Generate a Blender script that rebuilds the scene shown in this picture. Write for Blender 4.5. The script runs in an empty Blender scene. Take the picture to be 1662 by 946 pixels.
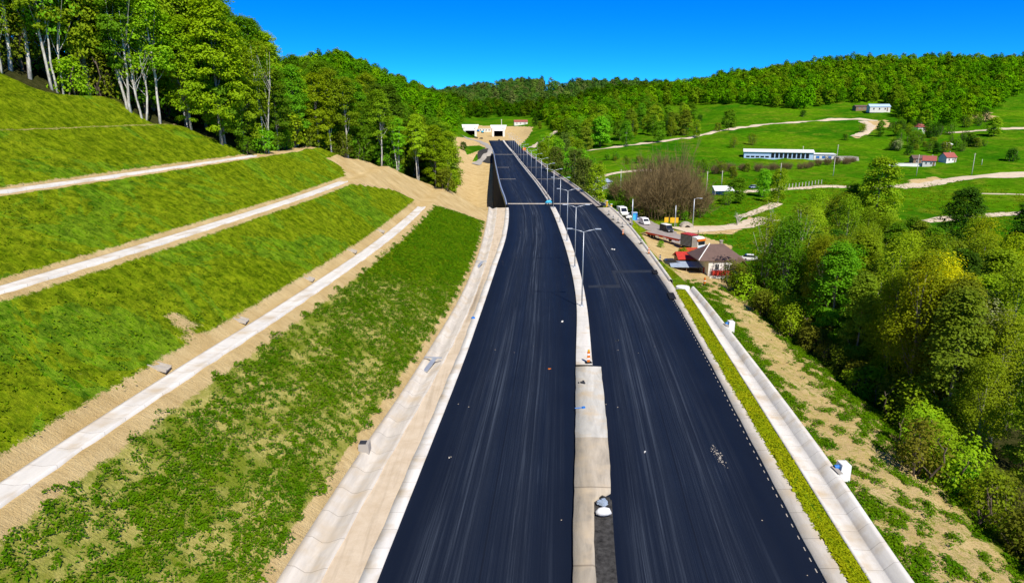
import bpy, math, random
import numpy as np
from mathutils import Vector
from mathutils.bvhtree import BVHTree

random.seed(7)
rng = np.random.default_rng(11)
scn = bpy.context.scene
COL = scn.collection
R = math.radians

# ------------------------------------------------------------------ camera, light, sky
CAM_H = 27.0
FPX, CX, CY = 1108.0, 831.0, 473.0           # focal length and centre of the photograph in its own pixels
PITCH = math.atan(293 / 1108)
CP, SP = math.cos(PITCH), math.sin(PITCH)
cam = bpy.data.cameras.new("camera")
cam_o = bpy.data.objects.new("camera", cam)
COL.objects.link(cam_o)
cam_o.location = (0, 0, CAM_H)
cam_o.rotation_euler = (R(90) - PITCH, 0, 0)
cam.sensor_width = 36
cam.lens = 36 * FPX / 1662
cam.clip_start = 0.5
cam.clip_end = 12000
scn.camera = cam_o

SUN_DIR = Vector((0.40, -0.90, 0)).normalized()   # horizontal direction towards the sun
SUN_EL = R(49)
world = bpy.data.worlds.new("World")
scn.world = world
world.use_nodes = True
wn, wl = world.node_tree.nodes, world.node_tree.links
bg = wn["Background"]
sky = wn.new("ShaderNodeTexSky")
sky.sky_type = 'NISHITA'
sky.sun_disc = False
sky.sun_elevation = SUN_EL
sky.sun_rotation = math.atan2(SUN_DIR.x, SUN_DIR.y)
sky.altitude = 6000
sky.air_density = 1.0
sky.dust_density = 0.0
sky.ozone_density = 10.0
hs = wn.new("ShaderNodeHueSaturation")
hs.inputs["Saturation"].default_value = 1.2
wl.new(sky.outputs[0], hs.inputs["Color"])
tint = wn.new("ShaderNodeMix")                     # polarised deep blue of a very clear spring day
tint.data_type, tint.blend_type = 'RGBA', 'MULTIPLY'
tint.inputs[0].default_value = 1
wl.new(hs.outputs[0], tint.inputs[6])
tint.inputs[7].default_value = (0.24, 1.25, 1.5, 1)
wl.new(tint.outputs[2], bg.inputs[0])
bg.inputs[1].default_value = 0.09

sun = bpy.data.lights.new("sun", 'SUN')
sun.energy = 4.6
sun.angle = R(0.5)
sun.color = (1.0, 0.95, 0.86)
sun_o = bpy.data.objects.new("sun", sun)
COL.objects.link(sun_o)
sd = Vector((SUN_DIR.x * math.cos(SUN_EL), SUN_DIR.y * math.cos(SUN_EL), math.sin(SUN_EL)))
sun_o.rotation_euler = sd.to_track_quat('Z', 'Y').to_euler()
sun_o.location = sd * 200
scn.view_settings.view_transform = 'Standard'
scn.view_settings.look = 'None'
scn.view_settings.exposure = 0.5
scn.view_settings.gamma = 1
scn.render.engine = 'CYCLES'
scn.cycles.max_bounces = 5
scn.cycles.diffuse_bounces = 2
scn.cycles.glossy_bounces = 2
scn.cycles.transmission_bounces = 3
scn.cycles.transparent_max_bounces = 4


# ------------------------------------------------------------------ tagging and mesh helpers
def tag(o, label=None, cat=None, group=None, kind=None):
    if label: o['label'] = label
    if cat: o['category'] = cat
    if group: o['group'] = group
    if kind: o['kind'] = kind
    return o


def thing(name, label, cat, loc=(0, 0, 0), rz=0.0, group=None):
    o = bpy.data.objects.new(name, None)
    COL.objects.link(o)
    o.empty_display_size = 0.5
    o.location = loc
    o.rotation_euler = (0, 0, rz)
    return tag(o, label, cat, group)


def dup(src, loc, rz=0.0, sc=1.0, label=None, group=None, color=None):
    r = src.copy()
    COL.objects.link(r)
    r.location = loc
    r.rotation_euler = (0, 0, rz)
    r.scale = (sc, sc, sc) if not hasattr(sc, '__len__') else sc
    if label: r['label'] = label
    if group: r['group'] = group
    for ch in list(src.children):
        c = ch.copy()
        COL.objects.link(c)
        c.parent = r
        if color is not None and c.name.startswith(('crown', 'foliage')):
            c.color = color
        for g in list(ch.children):
            d = g.copy()
            COL.objects.link(d)
            d.parent = c
    if color is not None:
        r.color = color
    return r


def np_mesh(name, V, F, uv=None, smooth=False):
    """V (n,3), F (m,k) with k fixed -> mesh, fast."""
    V = np.asarray(V, np.float32)
    F = np.asarray(F, np.int32)
    me = bpy.data.meshes.new(name)
    m, k = F.shape
    me.vertices.add(len(V))
    me.vertices.foreach_set("co", V.ravel())
    me.loops.add(m * k)
    me.loops.foreach_set("vertex_index", F.ravel())
    me.polygons.add(m)
    me.polygons.foreach_set("loop_start", np.arange(0, m * k, k, dtype=np.int32))
    if smooth:
        me.polygons.foreach_set("use_smooth", np.ones(m, bool))
    if uv is not None:
        l = me.uv_layers.new(name="UVMap")
        l.data.foreach_set("uv", np.asarray(uv, np.float32)[F.ravel()].ravel())
    me.update(calc_edges=True)
    me.validate()
    return me


def link(name, me, mat, parent=None, loc=None):
    o = bpy.data.objects.new(name, me)
    COL.objects.link(o)
    if mat is not None:
        me.materials.append(mat)
    if parent is not None:
        o.parent = parent
    if loc is not None:
        o.location = loc
    return o


class MB:
    def __init__(self):
        self.v, self.f = [], []

    def add(self, vs, fs):
        b = len(self.v)
        self.v += [tuple(v) for v in vs]
        self.f += [tuple(i + b for i in f) for f in fs]
        return self

    def box(self, c, s, rz=0.0, taper=1.0, shear=(0, 0)):
        """centre c, size s, top scaled by taper and shifted by shear"""
        hx, hy, hz = s[0] / 2, s[1] / 2, s[2] / 2
        ca, sa = math.cos(rz), math.sin(rz)
        vs = []
        for z, t, sh in ((-hz, 1.0, (0, 0)), (hz, taper, shear)):
            for x, y in ((-hx, -hy), (hx, -hy), (hx, hy), (-hx, hy)):
                X, Y = x * t + sh[0], y * t + sh[1]
                vs.append((c[0] + X * ca - Y * sa, c[1] + X * sa + Y * ca, c[2] + z))
        return self.add(vs, [(3, 2, 1, 0), (4, 5, 6, 7), (0, 1, 5, 4), (1, 2, 6, 5), (2, 3, 7, 6), (3, 0, 4, 7)])

    def bbox(self, c, s, b=0.04):
        """box with chamfered vertical edges and top"""
        hx, hy, hz = s[0] / 2, s[1] / 2, s[2] / 2
        def ring(x, y, z):
            return [(c[0] + px, c[1] + py, c[2] + z) for px, py in
                    ((-x + b, -y), (x - b, -y), (x, -y + b), (x, y - b), (x - b, y), (-x + b, y), (-x, y - b), (-x, -y + b))]
        vs = ring(hx, hy, -hz) + ring(hx, hy, hz - b) + ring(hx - b, hy - b, hz)
        fs = [tuple(range(7, -1, -1)), tuple(range(16, 24))]
        for r in (0, 8):
            for i in range(8):
                j = (i + 1) % 8
                fs.append((r + i, r + j, r + 8 + j, r + 8 + i))
        return self.add(vs, fs)

    def tube(self, pts, rad, n=6, cap=True):
        pts = [Vector(p) for p in pts]
        rads = rad if hasattr(rad, '__len__') else [rad] * len(pts)
        vs, fs = [], []
        for i, p in enumerate(pts):
            d = (pts[min(i + 1, len(pts) - 1)] - pts[max(i - 1, 0)])
            d = d.normalized() if d.length > 1e-9 else Vector((0, 0, 1))
            a = Vector((0, 0, 1)) if abs(d.z) < 0.9 else Vector((1, 0, 0))
            u = d.cross(a).normalized()
            w = d.cross(u)
            for k in range(n):
                t = 2 * math.pi * k / n
                vs.append(p + (u * math.cos(t) + w * math.sin(t)) * rads[i])
        for i in range(len(pts) - 1):
            for k in range(n):
                j = (k + 1) % n
                fs.append((i * n + k, i * n + j, (i + 1) * n + j, (i + 1) * n + k))
        if cap:
            fs.append(tuple(range(n - 1, -1, -1)))
            fs.append(tuple((len(pts) - 1) * n + k for k in range(n)))
        return self.add(vs, fs)

    def cyl(self, c, r, hgt, n=10, r2=None):
        return self.tube([c, (c[0], c[1], c[2] + hgt)], [r, r if r2 is None else r2], n)

    def wheel(self, c, r, w, n=12):
        return self.tube([(c[0], c[1] - w / 2, c[2]), (c[0], c[1] + w / 2, c[2])], r, n)

    def prism(self, prof, y0, y1):
        """profile in xz extruded along y"""
        n = len(prof)
        vs = [(x, y0, z) for x, z in prof] + [(x, y1, z) for x, z in prof]
        fs = [tuple(range(n)), tuple(range(2 * n - 1, n - 1, -1))]
        for i in range(n):
            j = (i + 1) % n
            fs.append((j, i, n + i, n + j))
        return self.add(vs, fs)

    def quad(self, a, b, c, d):
        return self.add([a, b, c, d], [(0, 1, 2, 3)])

    def build(self, name, mat, parent=None, smooth=False, loc=None):
        me = bpy.data.meshes.new(name)
        me.from_pydata(self.v, [], self.f)
        if smooth:
            for p in me.polygons: p.use_smooth = True
        me.update()
        return link(name, me, mat, parent, loc)


# ------------------------------------------------------------------ materials
class NT:
    def __init__(self, name):
        self.m = bpy.data.materials.new(name)
        self.m.use_nodes = True
        self.n, self.l = self.m.node_tree.nodes, self.m.node_tree.links
        self.b = self.n["Principled BSDF"]

    def new(self, t, **kw):
        x = self.n.new(t)
        for k, v in kw.items(): setattr(x, k, v)
        return x

    def put(self, sock, v):
        if v is None: return
        if hasattr(v, 'is_linked') or hasattr(v, 'links'):
            self.l.new(v, sock)
        else:
            if hasattr(v, '__len__') and len(v) == 3 and sock.type == 'RGBA': v = (*v, 1)
            sock.default_value = v

    def math(self, op, a, b=None, c=None, clamp=False):
        x = self.new("ShaderNodeMath", operation=op, use_clamp=clamp)
        self.put(x.inputs[0], a)
        self.put(x.inputs[1], b)
        self.put(x.inputs[2], c)
        return x.outputs[0]

    def mix(self, fac, a, b, blend='MIX'):
        x = self.new("ShaderNodeMix", data_type='RGBA', blend_type=blend)
        self.put(x.inputs[0], fac)
        self.put(x.inputs[6], a)
        self.put(x.inputs[7], b)
        return x.outputs[2]

    def ramp(self, v, p0, p1, c0=(0, 0, 0), c1=(1, 1, 1)):
        x = self.new("ShaderNodeValToRGB")
        e = x.color_ramp.elements
        e[0].position, e[1].position = p0, p1
        e[0].color, e[1].color = (*c0, 1), (*c1, 1)
        self.put(x.inputs[0], v)
        return x.outputs[0]

    def coord(self, kind='Object', scale=(1, 1, 1)):
        t = self.new("ShaderNodeTexCoord")
        mp = self.new("ShaderNodeMapping")
        mp.inputs["Scale"].default_value = scale
        self.l.new(t.outputs[kind], mp.inputs[0])
        return mp.outputs[0]

    def noise(self, vec, scale, detail=4, rough=0.55, dist=0.0):
        x = self.new("ShaderNodeTexNoise")
        if vec is not None: self.put(x.inputs["Vector"], vec)
        x.inputs["Scale"].default_value = scale
        x.inputs["Detail"].default_value = detail
        x.inputs["Roughness"].default_value = rough
        x.inputs["Distortion"].default_value = dist
        return x.outputs[0]

    def voro(self, vec, scale, feat='F1'):
        x = self.new("ShaderNodeTexVoronoi", feature=feat)
        if vec is not None: self.put(x.inputs["Vector"], vec)
        x.inputs["Scale"].default_value = scale
        return x.outputs[0]

    def attr(self, name):
        x = self.new("ShaderNodeAttribute", attribute_name=name)
        return x.outputs["Fac"]

    def bump(self, hgt, strength=0.5, dist=0.05):
        x = self.new("ShaderNodeBump")
        x.inputs["Strength"].default_value = strength
        x.inputs["Distance"].default_value = dist
        self.put(x.inputs["Height"], hgt)
        self.l.new(x.outputs[0], self.b.inputs["Normal"])

    def out(self, color, rough=0.9, spec=0.3, metal=0.0):
        self.put(self.b.inputs["Base Color"], color)
        self.put(self.b.inputs["Roughness"], rough)
        self.b.inputs["Specular IOR Level"].default_value = spec
        self.b.inputs["Metallic"].default_value = metal
        return self.m


def weathered(name, c, rough=0.7, spec=0.3, metal=0.0, var=0.25, scale=1.5, bump=0.0):
    """a base colour with uneven wear and dust"""
    t = NT(name)
    v = t.coord('Object')
    n1 = t.noise(v, scale, 6, 0.65)
    n2 = t.noise(v, scale * 9, 3, 0.6)
    s = t.math('ADD', t.math('MULTIPLY', n1, 0.7), t.math('MULTIPLY', n2, 0.3))
    lo = tuple(x * (1 - var) for x in c)
    hi = tuple(min(0.95, x * (1 + var * 0.6)) for x in c)
    col = t.ramp(s, 0.32, 0.68, lo, hi)
    if bump:
        t.bump(n2, 0.4, bump)
    return t.out(col, rough, spec, metal)


def concrete_mat(name, c, joint=3.0, stain=0.3):
    """UV in metres: v along the run, joints across it, stains running along"""
    t = NT(name)
    uv = t.new("ShaderNodeUVMap")
    sep = t.new("ShaderNodeSeparateXYZ")
    t.l.new(uv.outputs[0], sep.inputs[0])
    fr = t.math('FRACT', t.math('DIVIDE', sep.outputs[1], joint))
    j = t.math('LESS_THAN', fr, 0.018)
    mp = t.new("ShaderNodeMapping")
    mp.inputs["Scale"].default_value = (1.0, 0.16, 1)
    t.l.new(uv.outputs[0], mp.inputs[0])
    n1 = t.noise(mp.outputs[0], 1.1, 6, 0.65, 0.4)
    n2 = t.noise(uv.outputs[0], 6.0, 5, 0.7)
    n3 = t.noise(uv.outputs[0], 0.35, 3, 0.6)
    base = t.ramp(n1, 0.3, 0.7, tuple(x * (1 - stain) for x in c), tuple(min(.9, x * 1.1) for x in c))
    base = t.mix(t.ramp(n3, 0.5, 0.72), base, (0.50, 0.40, 0.27))
    base = t.mix(t.math('MULTIPLY', t.ramp(n2, 0.55, 0.8), 0.35), base, (0.36, 0.29, 0.2))
    cell = t.new("ShaderNodeTexWhiteNoise", noise_dimensions='1D')
    t.l.new(t.math('FLOOR', t.math('DIVIDE', sep.outputs[1], joint)), cell.inputs["W"])
    base = t.mix(t.math('MULTIPLY', cell.outputs[0], 0.22), base, tuple(x * 0.62 for x in c))
    base = t.mix(t.math('MULTIPLY', j, 0.55), base, (0.14, 0.11, 0.08))
    t.bump(n2, 0.3, 0.02)
    return t.out(base, 0.9, 0.2)


def asphalt_mat(name, dusty=1.0):
    t = NT(name)
    uv = t.new("ShaderNodeUVMap").outputs[0]
    def mp(sx, sy, off=0.0):
        m = t.new("ShaderNodeMapping")
        m.inputs["Scale"].default_value = (sx, sy, 1)
        m.inputs["Location"].default_value = (off, off * 1.7, 0)
        t.l.new(uv, m.inputs[0])
        return m.outputs[0]
    fine = t.noise(uv, 22.0, 3, 0.8)
    streak = t.noise(mp(2.6, 0.022), 1.0, 8, 0.72, 0.25)
    band = t.noise(mp(0.55, 0.006, 3.3), 1.0, 3, 0.5, 0.3)
    thin = t.noise(mp(7.0, 0.035, 7.7), 1.0, 5, 0.7, 0.15)
    blot = t.noise(mp(0.35, 0.12, 1.1), 1.0, 5, 0.6)
    a = t.math('MULTIPLY', t.ramp(streak, 0.5, 0.76), t.ramp(band, 0.40, 0.66))
    b = t.math('MULTIPLY', t.ramp(thin, 0.58, 0.78), t.ramp(blot, 0.35, 0.62))
    dust = t.math('ADD', t.math('MULTIPLY', a, 0.75 * dusty), t.math('MULTIPLY', b, 0.45 * dusty), clamp=True)
    sepd = t.new("ShaderNodeSeparateXYZ")
    t.l.new(uv, sepd.inputs[0])
    wl_ = t.math('MULTIPLY_ADD', t.noise(mp(0.0, 0.03, 4), 1.0, 2), 1.2, -0.6)
    ux = t.math('ADD', sepd.outputs[0], wl_)
    win = t.math('MULTIPLY', t.math('SMOOTH_MIN', t.math('MULTIPLY', t.math('SUBTRACT', ux, 0.9), 0.45), 1.0, 0.3), t.math('SMOOTH_MIN', t.math('MULTIPLY', t.math('SUBTRACT', 11.2, ux), 0.45), 1.0, 0.3), clamp=True)
    win = t.math('MAXIMUM', win, 0.0)
    comb = t.noise(mp(11.0, 0.012, 2.2), 1.0, 4, 0.75)
    film = t.math('MULTIPLY', t.math('MULTIPLY', t.ramp(comb, 0.38, 0.72), t.ramp(t.noise(uv, 34.0, 2, 0.8), 0.42, 0.66)), 0.34)
    dust = t.math('MULTIPLY', t.math('ADD', t.math('MULTIPLY', dust, 1.25), film), win, clamp=True)
    dust = t.math('MULTIPLY', dust, t.math('MULTIPLY_ADD', t.ramp(fine, 0.3, 0.7), 0.7, 0.5), clamp=True)
    col = t.ramp(fine, 0.25, 0.8, (0.0020, 0.0042, 0.0105), (0.0075, 0.0125, 0.027))
    col = t.mix(t.math('MULTIPLY', t.ramp(blot, 0.4, 0.7), 0.25), col, (0.010, 0.016, 0.031))
    col = t.mix(dust, col, (0.120, 0.145, 0.185))
    # paving seam down the middle of the lane and a few gravel specks
    sep = t.new("ShaderNodeSeparateXYZ")
    t.l.new(uv, sep.inputs[0])
    wob = t.math('MULTIPLY_ADD', t.noise(mp(0.0, 0.05, 9), 1.0, 3), 0.3, -0.15)
    seam = t.math('LESS_THAN', t.math('ABSOLUTE', t.math('ADD', t.math('SUBTRACT', sep.outputs[0], 6.1), wob)), 0.05)
    col = t.mix(t.math('MULTIPLY', seam, 0.5), col, (0.004, 0.005, 0.009))
    vo = t.new("ShaderNodeTexVoronoi")
    t.l.new(uv, vo.inputs["Vector"])
    vo.inputs["Scale"].default_value = 0.9
    wn_ = t.new("ShaderNodeSeparateColor")
    t.l.new(vo.outputs["Color"], wn_.inputs[0])
    speck = t.math('MULTIPLY', t.math('LESS_THAN', vo.outputs["Distance"], 0.055), t.math('GREATER_THAN', wn_.outputs[0], 0.86))
    col = t.mix(speck, col, (0.42, 0.34, 0.24))
    t.bump(fine, 0.35, 0.015)
    return t.out(col, t.ramp(band, 0.3, 0.7, (0.62,) * 3, (0.85,) * 3), 0.12)


def sandy(name, c1, c2, scale=0.6):
    t = NT(name)
    v = t.coord('Object')
    n1 = t.noise(v, scale, 7, 0.65, 0.3)
    n2 = t.noise(v, scale * 14, 5, 0.75)
    st = t.noise(t.coord('Object', (2.2, 0.12, 1)), 1.0, 5, 0.6, 0.5)
    col = t.ramp(n1, 0.32, 0.7, c1, c2)
    col = t.mix(t.math('MULTIPLY', t.ramp(st, 0.5, 0.72), 0.45), col, tuple(x * 0.62 for x in c1))
    col = t.mix(t.math('MULTIPLY', t.ramp(n2, 0.58, 0.75), 0.4), col, tuple(x * 0.5 for x in c1))
    t.bump(n2, 0.5, 0.05)
    return t.out(col, 0.95, 0.1)


def leaf_mat(name, trans=0.45, varh=0.024):
    """foliage: the colour comes from the object's own colour, varied per tree and per clump"""
    t = NT(name)
    oi = t.new("ShaderNodeObjectInfo")
    v = t.coord('Object')
    n = t.noise(v, 0.55, 3, 0.6)
    n2 = t.noise(v, 3.1, 2, 0.6)
    h = t.new("ShaderNodeHueSaturation")
    t.put(h.inputs["Hue"], t.math('ADD', 0.5 - varh * 0.62, t.math('MULTIPLY', t.math('ADD', t.math('MULTIPLY', oi.outputs["Random"], 0.6), t.math('MULTIPLY', n, 0.9)), varh * 1.2)))
    t.put(h.inputs["Value"], t.math('MULTIPLY_ADD', t.math('ADD', t.math('MULTIPLY', oi.outputs["Random"], 0.45), n2), 1.12, 0.60))
    t.l.new(oi.outputs["Color"], h.inputs["Color"])
    t.put(t.b.inputs["Base Color"], h.outputs[0])
    t.b.inputs["Roughness"].default_value = 0.55
    t.b.inputs["Specular IOR Level"].default_value = 0.06
    tr = t.new("ShaderNodeBsdfTranslucent")
    t.l.new(t.mix(1.0, h.outputs[0], (1.15, 1.1, 0.35), 'MULTIPLY'), tr.inputs[0])
    ms = t.new("ShaderNodeMixShader")
    ms.inputs[0].default_value = trans
    t.l.new(t.b.outputs[0], ms.inputs[1])
    t.l.new(tr.outputs[0], ms.inputs[2])
    t.l.new(ms.outputs[0], t.n["Material Output"].inputs[0])
    return t.m


def bark_mat(name, c, dark):
    t = NT(name)
    n = t.noise(t.coord('Object', (3, 3, 0.9)), 1.6, 5, 0.7)
    return t.out(t.ramp(n, 0.35, 0.6, dark, c), 0.9, 0.15)


M = {}
M['asphalt'] = asphalt_mat('asphalt')
M['concrete'] = concrete_mat('pale_concrete', (0.60, 0.54, 0.45))
M['concrete_clean'] = concrete_mat('clean_concrete', (0.66, 0.62, 0.55), 2.0, 0.15)
M['concrete_grey'] = concrete_mat('grey_concrete', (0.47, 0.44, 0.39), 6.0, 0.35)
M['median'] = concrete_mat('median_slab', (0.48, 0.41, 0.31), 9.0, 0.45)
M['shoulder'] = sandy('shoulder_sand', (0.50, 0.39, 0.26), (0.62, 0.51, 0.37))
M['track'] = sandy('track_dust', (0.52, 0.41, 0.27), (0.64, 0.53, 0.39), 0.25)
M['side_road'] = sandy('worn_side_road', (0.27, 0.23, 0.20), (0.36, 0.31, 0.27), 0.4)
M['gravel'] = weathered('dark_gravel', (0.050, 0.047, 0.043), 0.95, 0.1, 0, 0.9, 2.5, 0.03)
M['galv'] = weathered('galvanised_steel', (0.52, 0.55, 0.58), 0.45, 0.5, 0.6, 0.15)
M['lamp_glass'] = weathered('lamp_lens', (0.7, 0.72, 0.75), 0.2, 0.5, 0, 0.05)
M['white_paint'] = weathered('white_paint', (0.75, 0.74, 0.71), 0.45, 0.4, 0, 0.12)
M['white_wall'] = weathered('white_render', (0.72, 0.69, 0.63), 0.85, 0.2, 0, 0.15, 0.8)
M['grey_paint'] = weathered('grey_paint', (0.30, 0.31, 0.32), 0.6, 0.3, 0, 0.2)
M['dark_metal'] = weathered('dark_metal', (0.035, 0.036, 0.04), 0.6, 0.3, 0, 0.3)
M['black'] = weathered('black_rubber', (0.012, 0.012, 0.013), 0.8, 0.2, 0, 0.3)
M['glass'] = weathered('dark_window', (0.012, 0.016, 0.022), 0.08, 0.6, 0, 0.1)
M['red'] = weathered('red_paint', (0.45, 0.035, 0.02), 0.45, 0.4, 0, 0.25)
M['orange'] = weathered('orange_paint', (0.65, 0.16, 0.01), 0.5, 0.4, 0, 0.2)
M['yellow'] = weathered('yellow_paint', (0.70, 0.40, 0.015), 0.5, 0.4, 0, 0.2)
M['blue'] = weathered('blue_paint', (0.02, 0.16, 0.5), 0.45, 0.4, 0, 0.2)
M['cyan'] = weathered('light_blue_tarp', (0.05, 0.42, 0.65), 0.5, 0.3, 0, 0.2)
M['pale_blue'] = weathered('pale_blue_sheet', (0.42, 0.55, 0.72), 0.5, 0.4, 0, 0.15)
M['grey_blue'] = weathered('grey_blue_sheet', (0.30, 0.36, 0.44), 0.5, 0.3, 0, 0.25)
M['roof_brown'] = weathered('brown_roof', (0.135, 0.085, 0.07), 0.7, 0.25, 0, 0.25, 1.2, 0.03)
M['roof_red'] = weathered('red_roof', (0.33, 0.085, 0.065), 0.65, 0.3, 0, 0.3)
M['wood'] = weathered('weathered_wood', (0.25, 0.17, 0.10), 0.85, 0.2, 0, 0.35)
M['pole_wood'] = weathered('pale_pole', (0.55, 0.52, 0.46), 0.8, 0.2, 0, 0.2)
M['stone'] = weathered('pale_stone', (0.42, 0.37, 0.30), 0.9, 0.2, 0, 0.3)
M['leaf'] = leaf_mat('leaves')
M['leaf_far'] = leaf_mat('far_leaves', 0.25, 0.05)
M['bark'] = bark_mat('brown_bark', (0.16, 0.12, 0.085), (0.05, 0.036, 0.025))
M['bark_pale'] = bark_mat('pale_bark', (0.62, 0.58, 0.50), (0.26, 0.23, 0.19))
M['bark_grey'] = bark_mat('grey_bark', (0.36, 0.32, 0.27), (0.13, 0.11, 0.09))


# ------------------------------------------------------------------ plan of the road: X of each line as a function of Y
def hermite(xk, yk):
    xk, yk = np.asarray(xk, float), np.asarray(yk, float)
    d = np.diff(yk, axis=0) / np.diff(xk).reshape(-1, *([1] * (yk.ndim - 1)))
    m = np.concatenate([d[:1], (d[1:] + d[:-1]) / 2, d[-1:]])
    def fn(x):
        x = np.clip(np.asarray(x, float), xk[0], xk[-1])
        i = np.clip(np.searchsorted(xk, x, side='right') - 1, 0, len(xk) - 2)
        hh = xk[i + 1] - xk[i]
        t = (x - xk[i]) / hh
        sh = t.reshape(t.shape + (1,) * (yk.ndim - 1)); H = hh.reshape(sh.shape)
        return ((2*sh**3 - 3*sh**2 + 1) * yk[i] + (sh**3 - 2*sh**2 + sh) * H * m[i]
                + (-2*sh**3 + 3*sh**2) * yk[i + 1] + (sh**3 - sh**2) * H * m[i + 1])
    return fn


YK = [-120, -50, 0, 34.6, 52, 72, 95, 120, 150, 195, 250, 310, 370, 450, 575, 700, 800]
Ledge = hermite(YK, [-15, -12, -10.1, -8.0, -6.75, -5.35, -4.05, -2.75, -1.3, -0.95, -3.6, -6.1, -8.4, -11.3, -17.5, -24, -29])
medL = hermite(YK, [-6, -1, 1.4, 3.6, 5.3, 7.15, 9.3, 10.45, 11.0, 11.0, 9.35, 6.6, 3.8, 0.4, -5.6, -11, -15])
medN = hermite(YK, [-4, 1, 3.4, 5.6, 7.2, 8.95, 10.75, 11.9, 12.5, 12.45, 10.8, 8.1, 5.3, 1.9, -4.2, -9, -13])
medR = hermite(YK, [-3.4, 1.6, 4.1, 6.2, 8.05, 9.85, 11.7, 12.9, 13.5, 13.4, 11.8, 9.1, 6.3, 2.9, -3, -8, -12])
Redge = hermite(YK, [11, 14, 16.3, 18.6, 20.15, 22.0, 23.8, 25.1, 25.6, 24.5, 22.1, 18.1, 14.6, 10.1, 5.0, 1, -2])
Rconc = hermite([-120, 0, 34.6, 48, 71, 90, 103, 129, 160, 187, 200, 225, 800], [12, 17.5, 19.75, 20.8, 22.6, 24.2, 25.3, 26.7, 28.0, 28.3, 27.9, 25.5, 25])
Gout = hermite([-120, 0, 34.6, 48, 72, 103, 130, 800], [13, 18.5, 21.1, 22.3, 24.4, 26.9, 27.5, 27])
Wout = hermite([-120, 0, 34.6, 48, 72, 103, 130, 160, 190, 230, 300, 800], [15, 20.8, 23.4, 24.8, 26.6, 28.3, 28.0, 29.0, 29.5, 28.5, 26, 26])
Lout = hermite([-120, -50, 0, 34.6, 50, 61, 77, 95, 121, 150, 187, 230, 800], [-20, -17, -15.6, -13.7, -12.2, -10.9, -9.3, -7.8, -6.6, -6.2, -6.5, -7.5, -9])
Lin = hermite([-120, 0, 34.6, 50, 61, 77, 95, 121, 150, 187, 230, 800], [-17, -13.2, -11.3, -9.8, -8.6, -7.05, -5.8, -4.75, -4.2, -4.2, -5, -7])
Gin = hermite([-120, 0, 34.6, 52, 72, 95, 120, 150, 195, 800], [-16, -11.2, -9.1, -7.75, -6.3, -5.0, -3.75, -2.35, -1.9, -6])

PD = [-1, 0, 11.0, 13.4, 22.3, 24.3, 32.6, 34.2, 41.4, 43.2, 47.9, 50.6, 70, 140]
PZ = [0.2, 0.22, 7.9, 8.0, 14.7, 14.8, 20.05, 20.15, 25.1, 25.2, 28.9, 29.0, 41, 55]
Pz = lambda d: np.interp(d, PD, PZ)
DCY = [-120, 40, 60, 80, 88, 90, 96, 98.5, 99.5, 103, 108, 110.5, 131, 140, 145, 157, 161, 176, 180, 184, 190]
DCD = [140, 120, 95, 64, 55, 50.5, 48.6, 45.7, 41.6, 40.4, 35.2, 33.3, 34.2, 32, 28.8, 26, 21, 14.3, 6.7, 0.6, 0]
dcf = lambda Y: np.interp(Y, DCY, DCD)

# far relief: heights by picture column (as a bearing) and distance
FY = [0, 60, 100, 150, 200, 250, 300, 400, 500, 650, 800, 950, 1300, 1800, 3200]
FC = [-700, -200, 200, 450, 560, 650, 720, 775, 830, 900, 1000, 1100, 1200, 1300, 1400, 1500, 1662, 1900, 2400]
FZ = {
    -700: [20, 25, 28, 32, 36, 40, 44, 52, 58, 70, 80, 90, 110, 130, 140],
    -200: [20, 25, 26, 28, 31, 34, 38, 46, 52, 62, 75, 85, 105, 125, 130],
    200: [18, 20, 20, 21, 22, 24, 27, 36, 44, 56, 66, 75, 95, 110, 115],
    450: [14, 16, 18, 18, 18, 18, 20, 30, 40, 53, 62, 68, 80, 95, 100],
    560: [10, 10, 12, 14, 13, 12, 13, 26, 42, 62, 72, 74, 72, 70, 70],
    650: [4, 4, 6, 8, 7, 5, 5, 10, 20, 36, 48, 52, 52, 56, 56],
    720: [0, 0, 0, 0, -1, -5, -6, -2, 6, 14, 22, 28, 38, 52, 54],
    775: [-1, -1, -1, -1, -3, -11, -14, -9, -4.5, -1, 0.5, 6, 28, 66, 68],
    830: [-1, -1, -1, -2, -5, -10, -12, -8, -4, -0.6, 0.4, 7, 26, 77, 78],
    900: [-2, -3, -4, -5, -6, -6, -6, -3.5, -0.5, 4, 9, 15, 32, 75, 78],
    1000: [-3, -5, -6, -6.8, -7, -6.5, -5, 0, 5, 13, 24, 34, 52, 76, 80],
    1100: [-4, -6, -7, -7, -7, -7, -6, -1, 5.5, 16, 29.8, 44, 54, 67, 73],
    1200: [-5, -7, -7.5, -7.2, -7.4, -7.2, -6, -1, 6.5, 22, 38.7, 58, 72, 76, 81],
    1300: [-5, -8, -8, -8, -8, -7.6, -6.2, -0.5, 8, 25, 51.1, 71, 79, 80, 85],
    1400: [-6, -8, -8.5, -8.5, -8.5, -8, -6.5, 0, 9, 28, 57.0, 77, 84, 86, 88],
    1500: [-6, -8, -9, -9, -9, -8.5, -7, 1, 11, 29, 57.0, 78, 87, 88, 92],
    1662: [-6, -8, -9, -9, -9, -8.5, -6, 3, 15, 32, 59.0, 79, 89, 92, 96],
    1900: [-6, -8, -9, -9, -9, -8, -5, 6, 20, 40, 68, 92, 104, 108, 112],
    2400: [-6, -8, -9, -8, -6, -3, 2, 16, 30, 50, 75, 96, 108, 112, 116],
}
_fz = hermite(FY, np.array([FZ[c] for c in FC]).T)
_fu = np.array([(c - CX) / FPX for c in FC])


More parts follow.
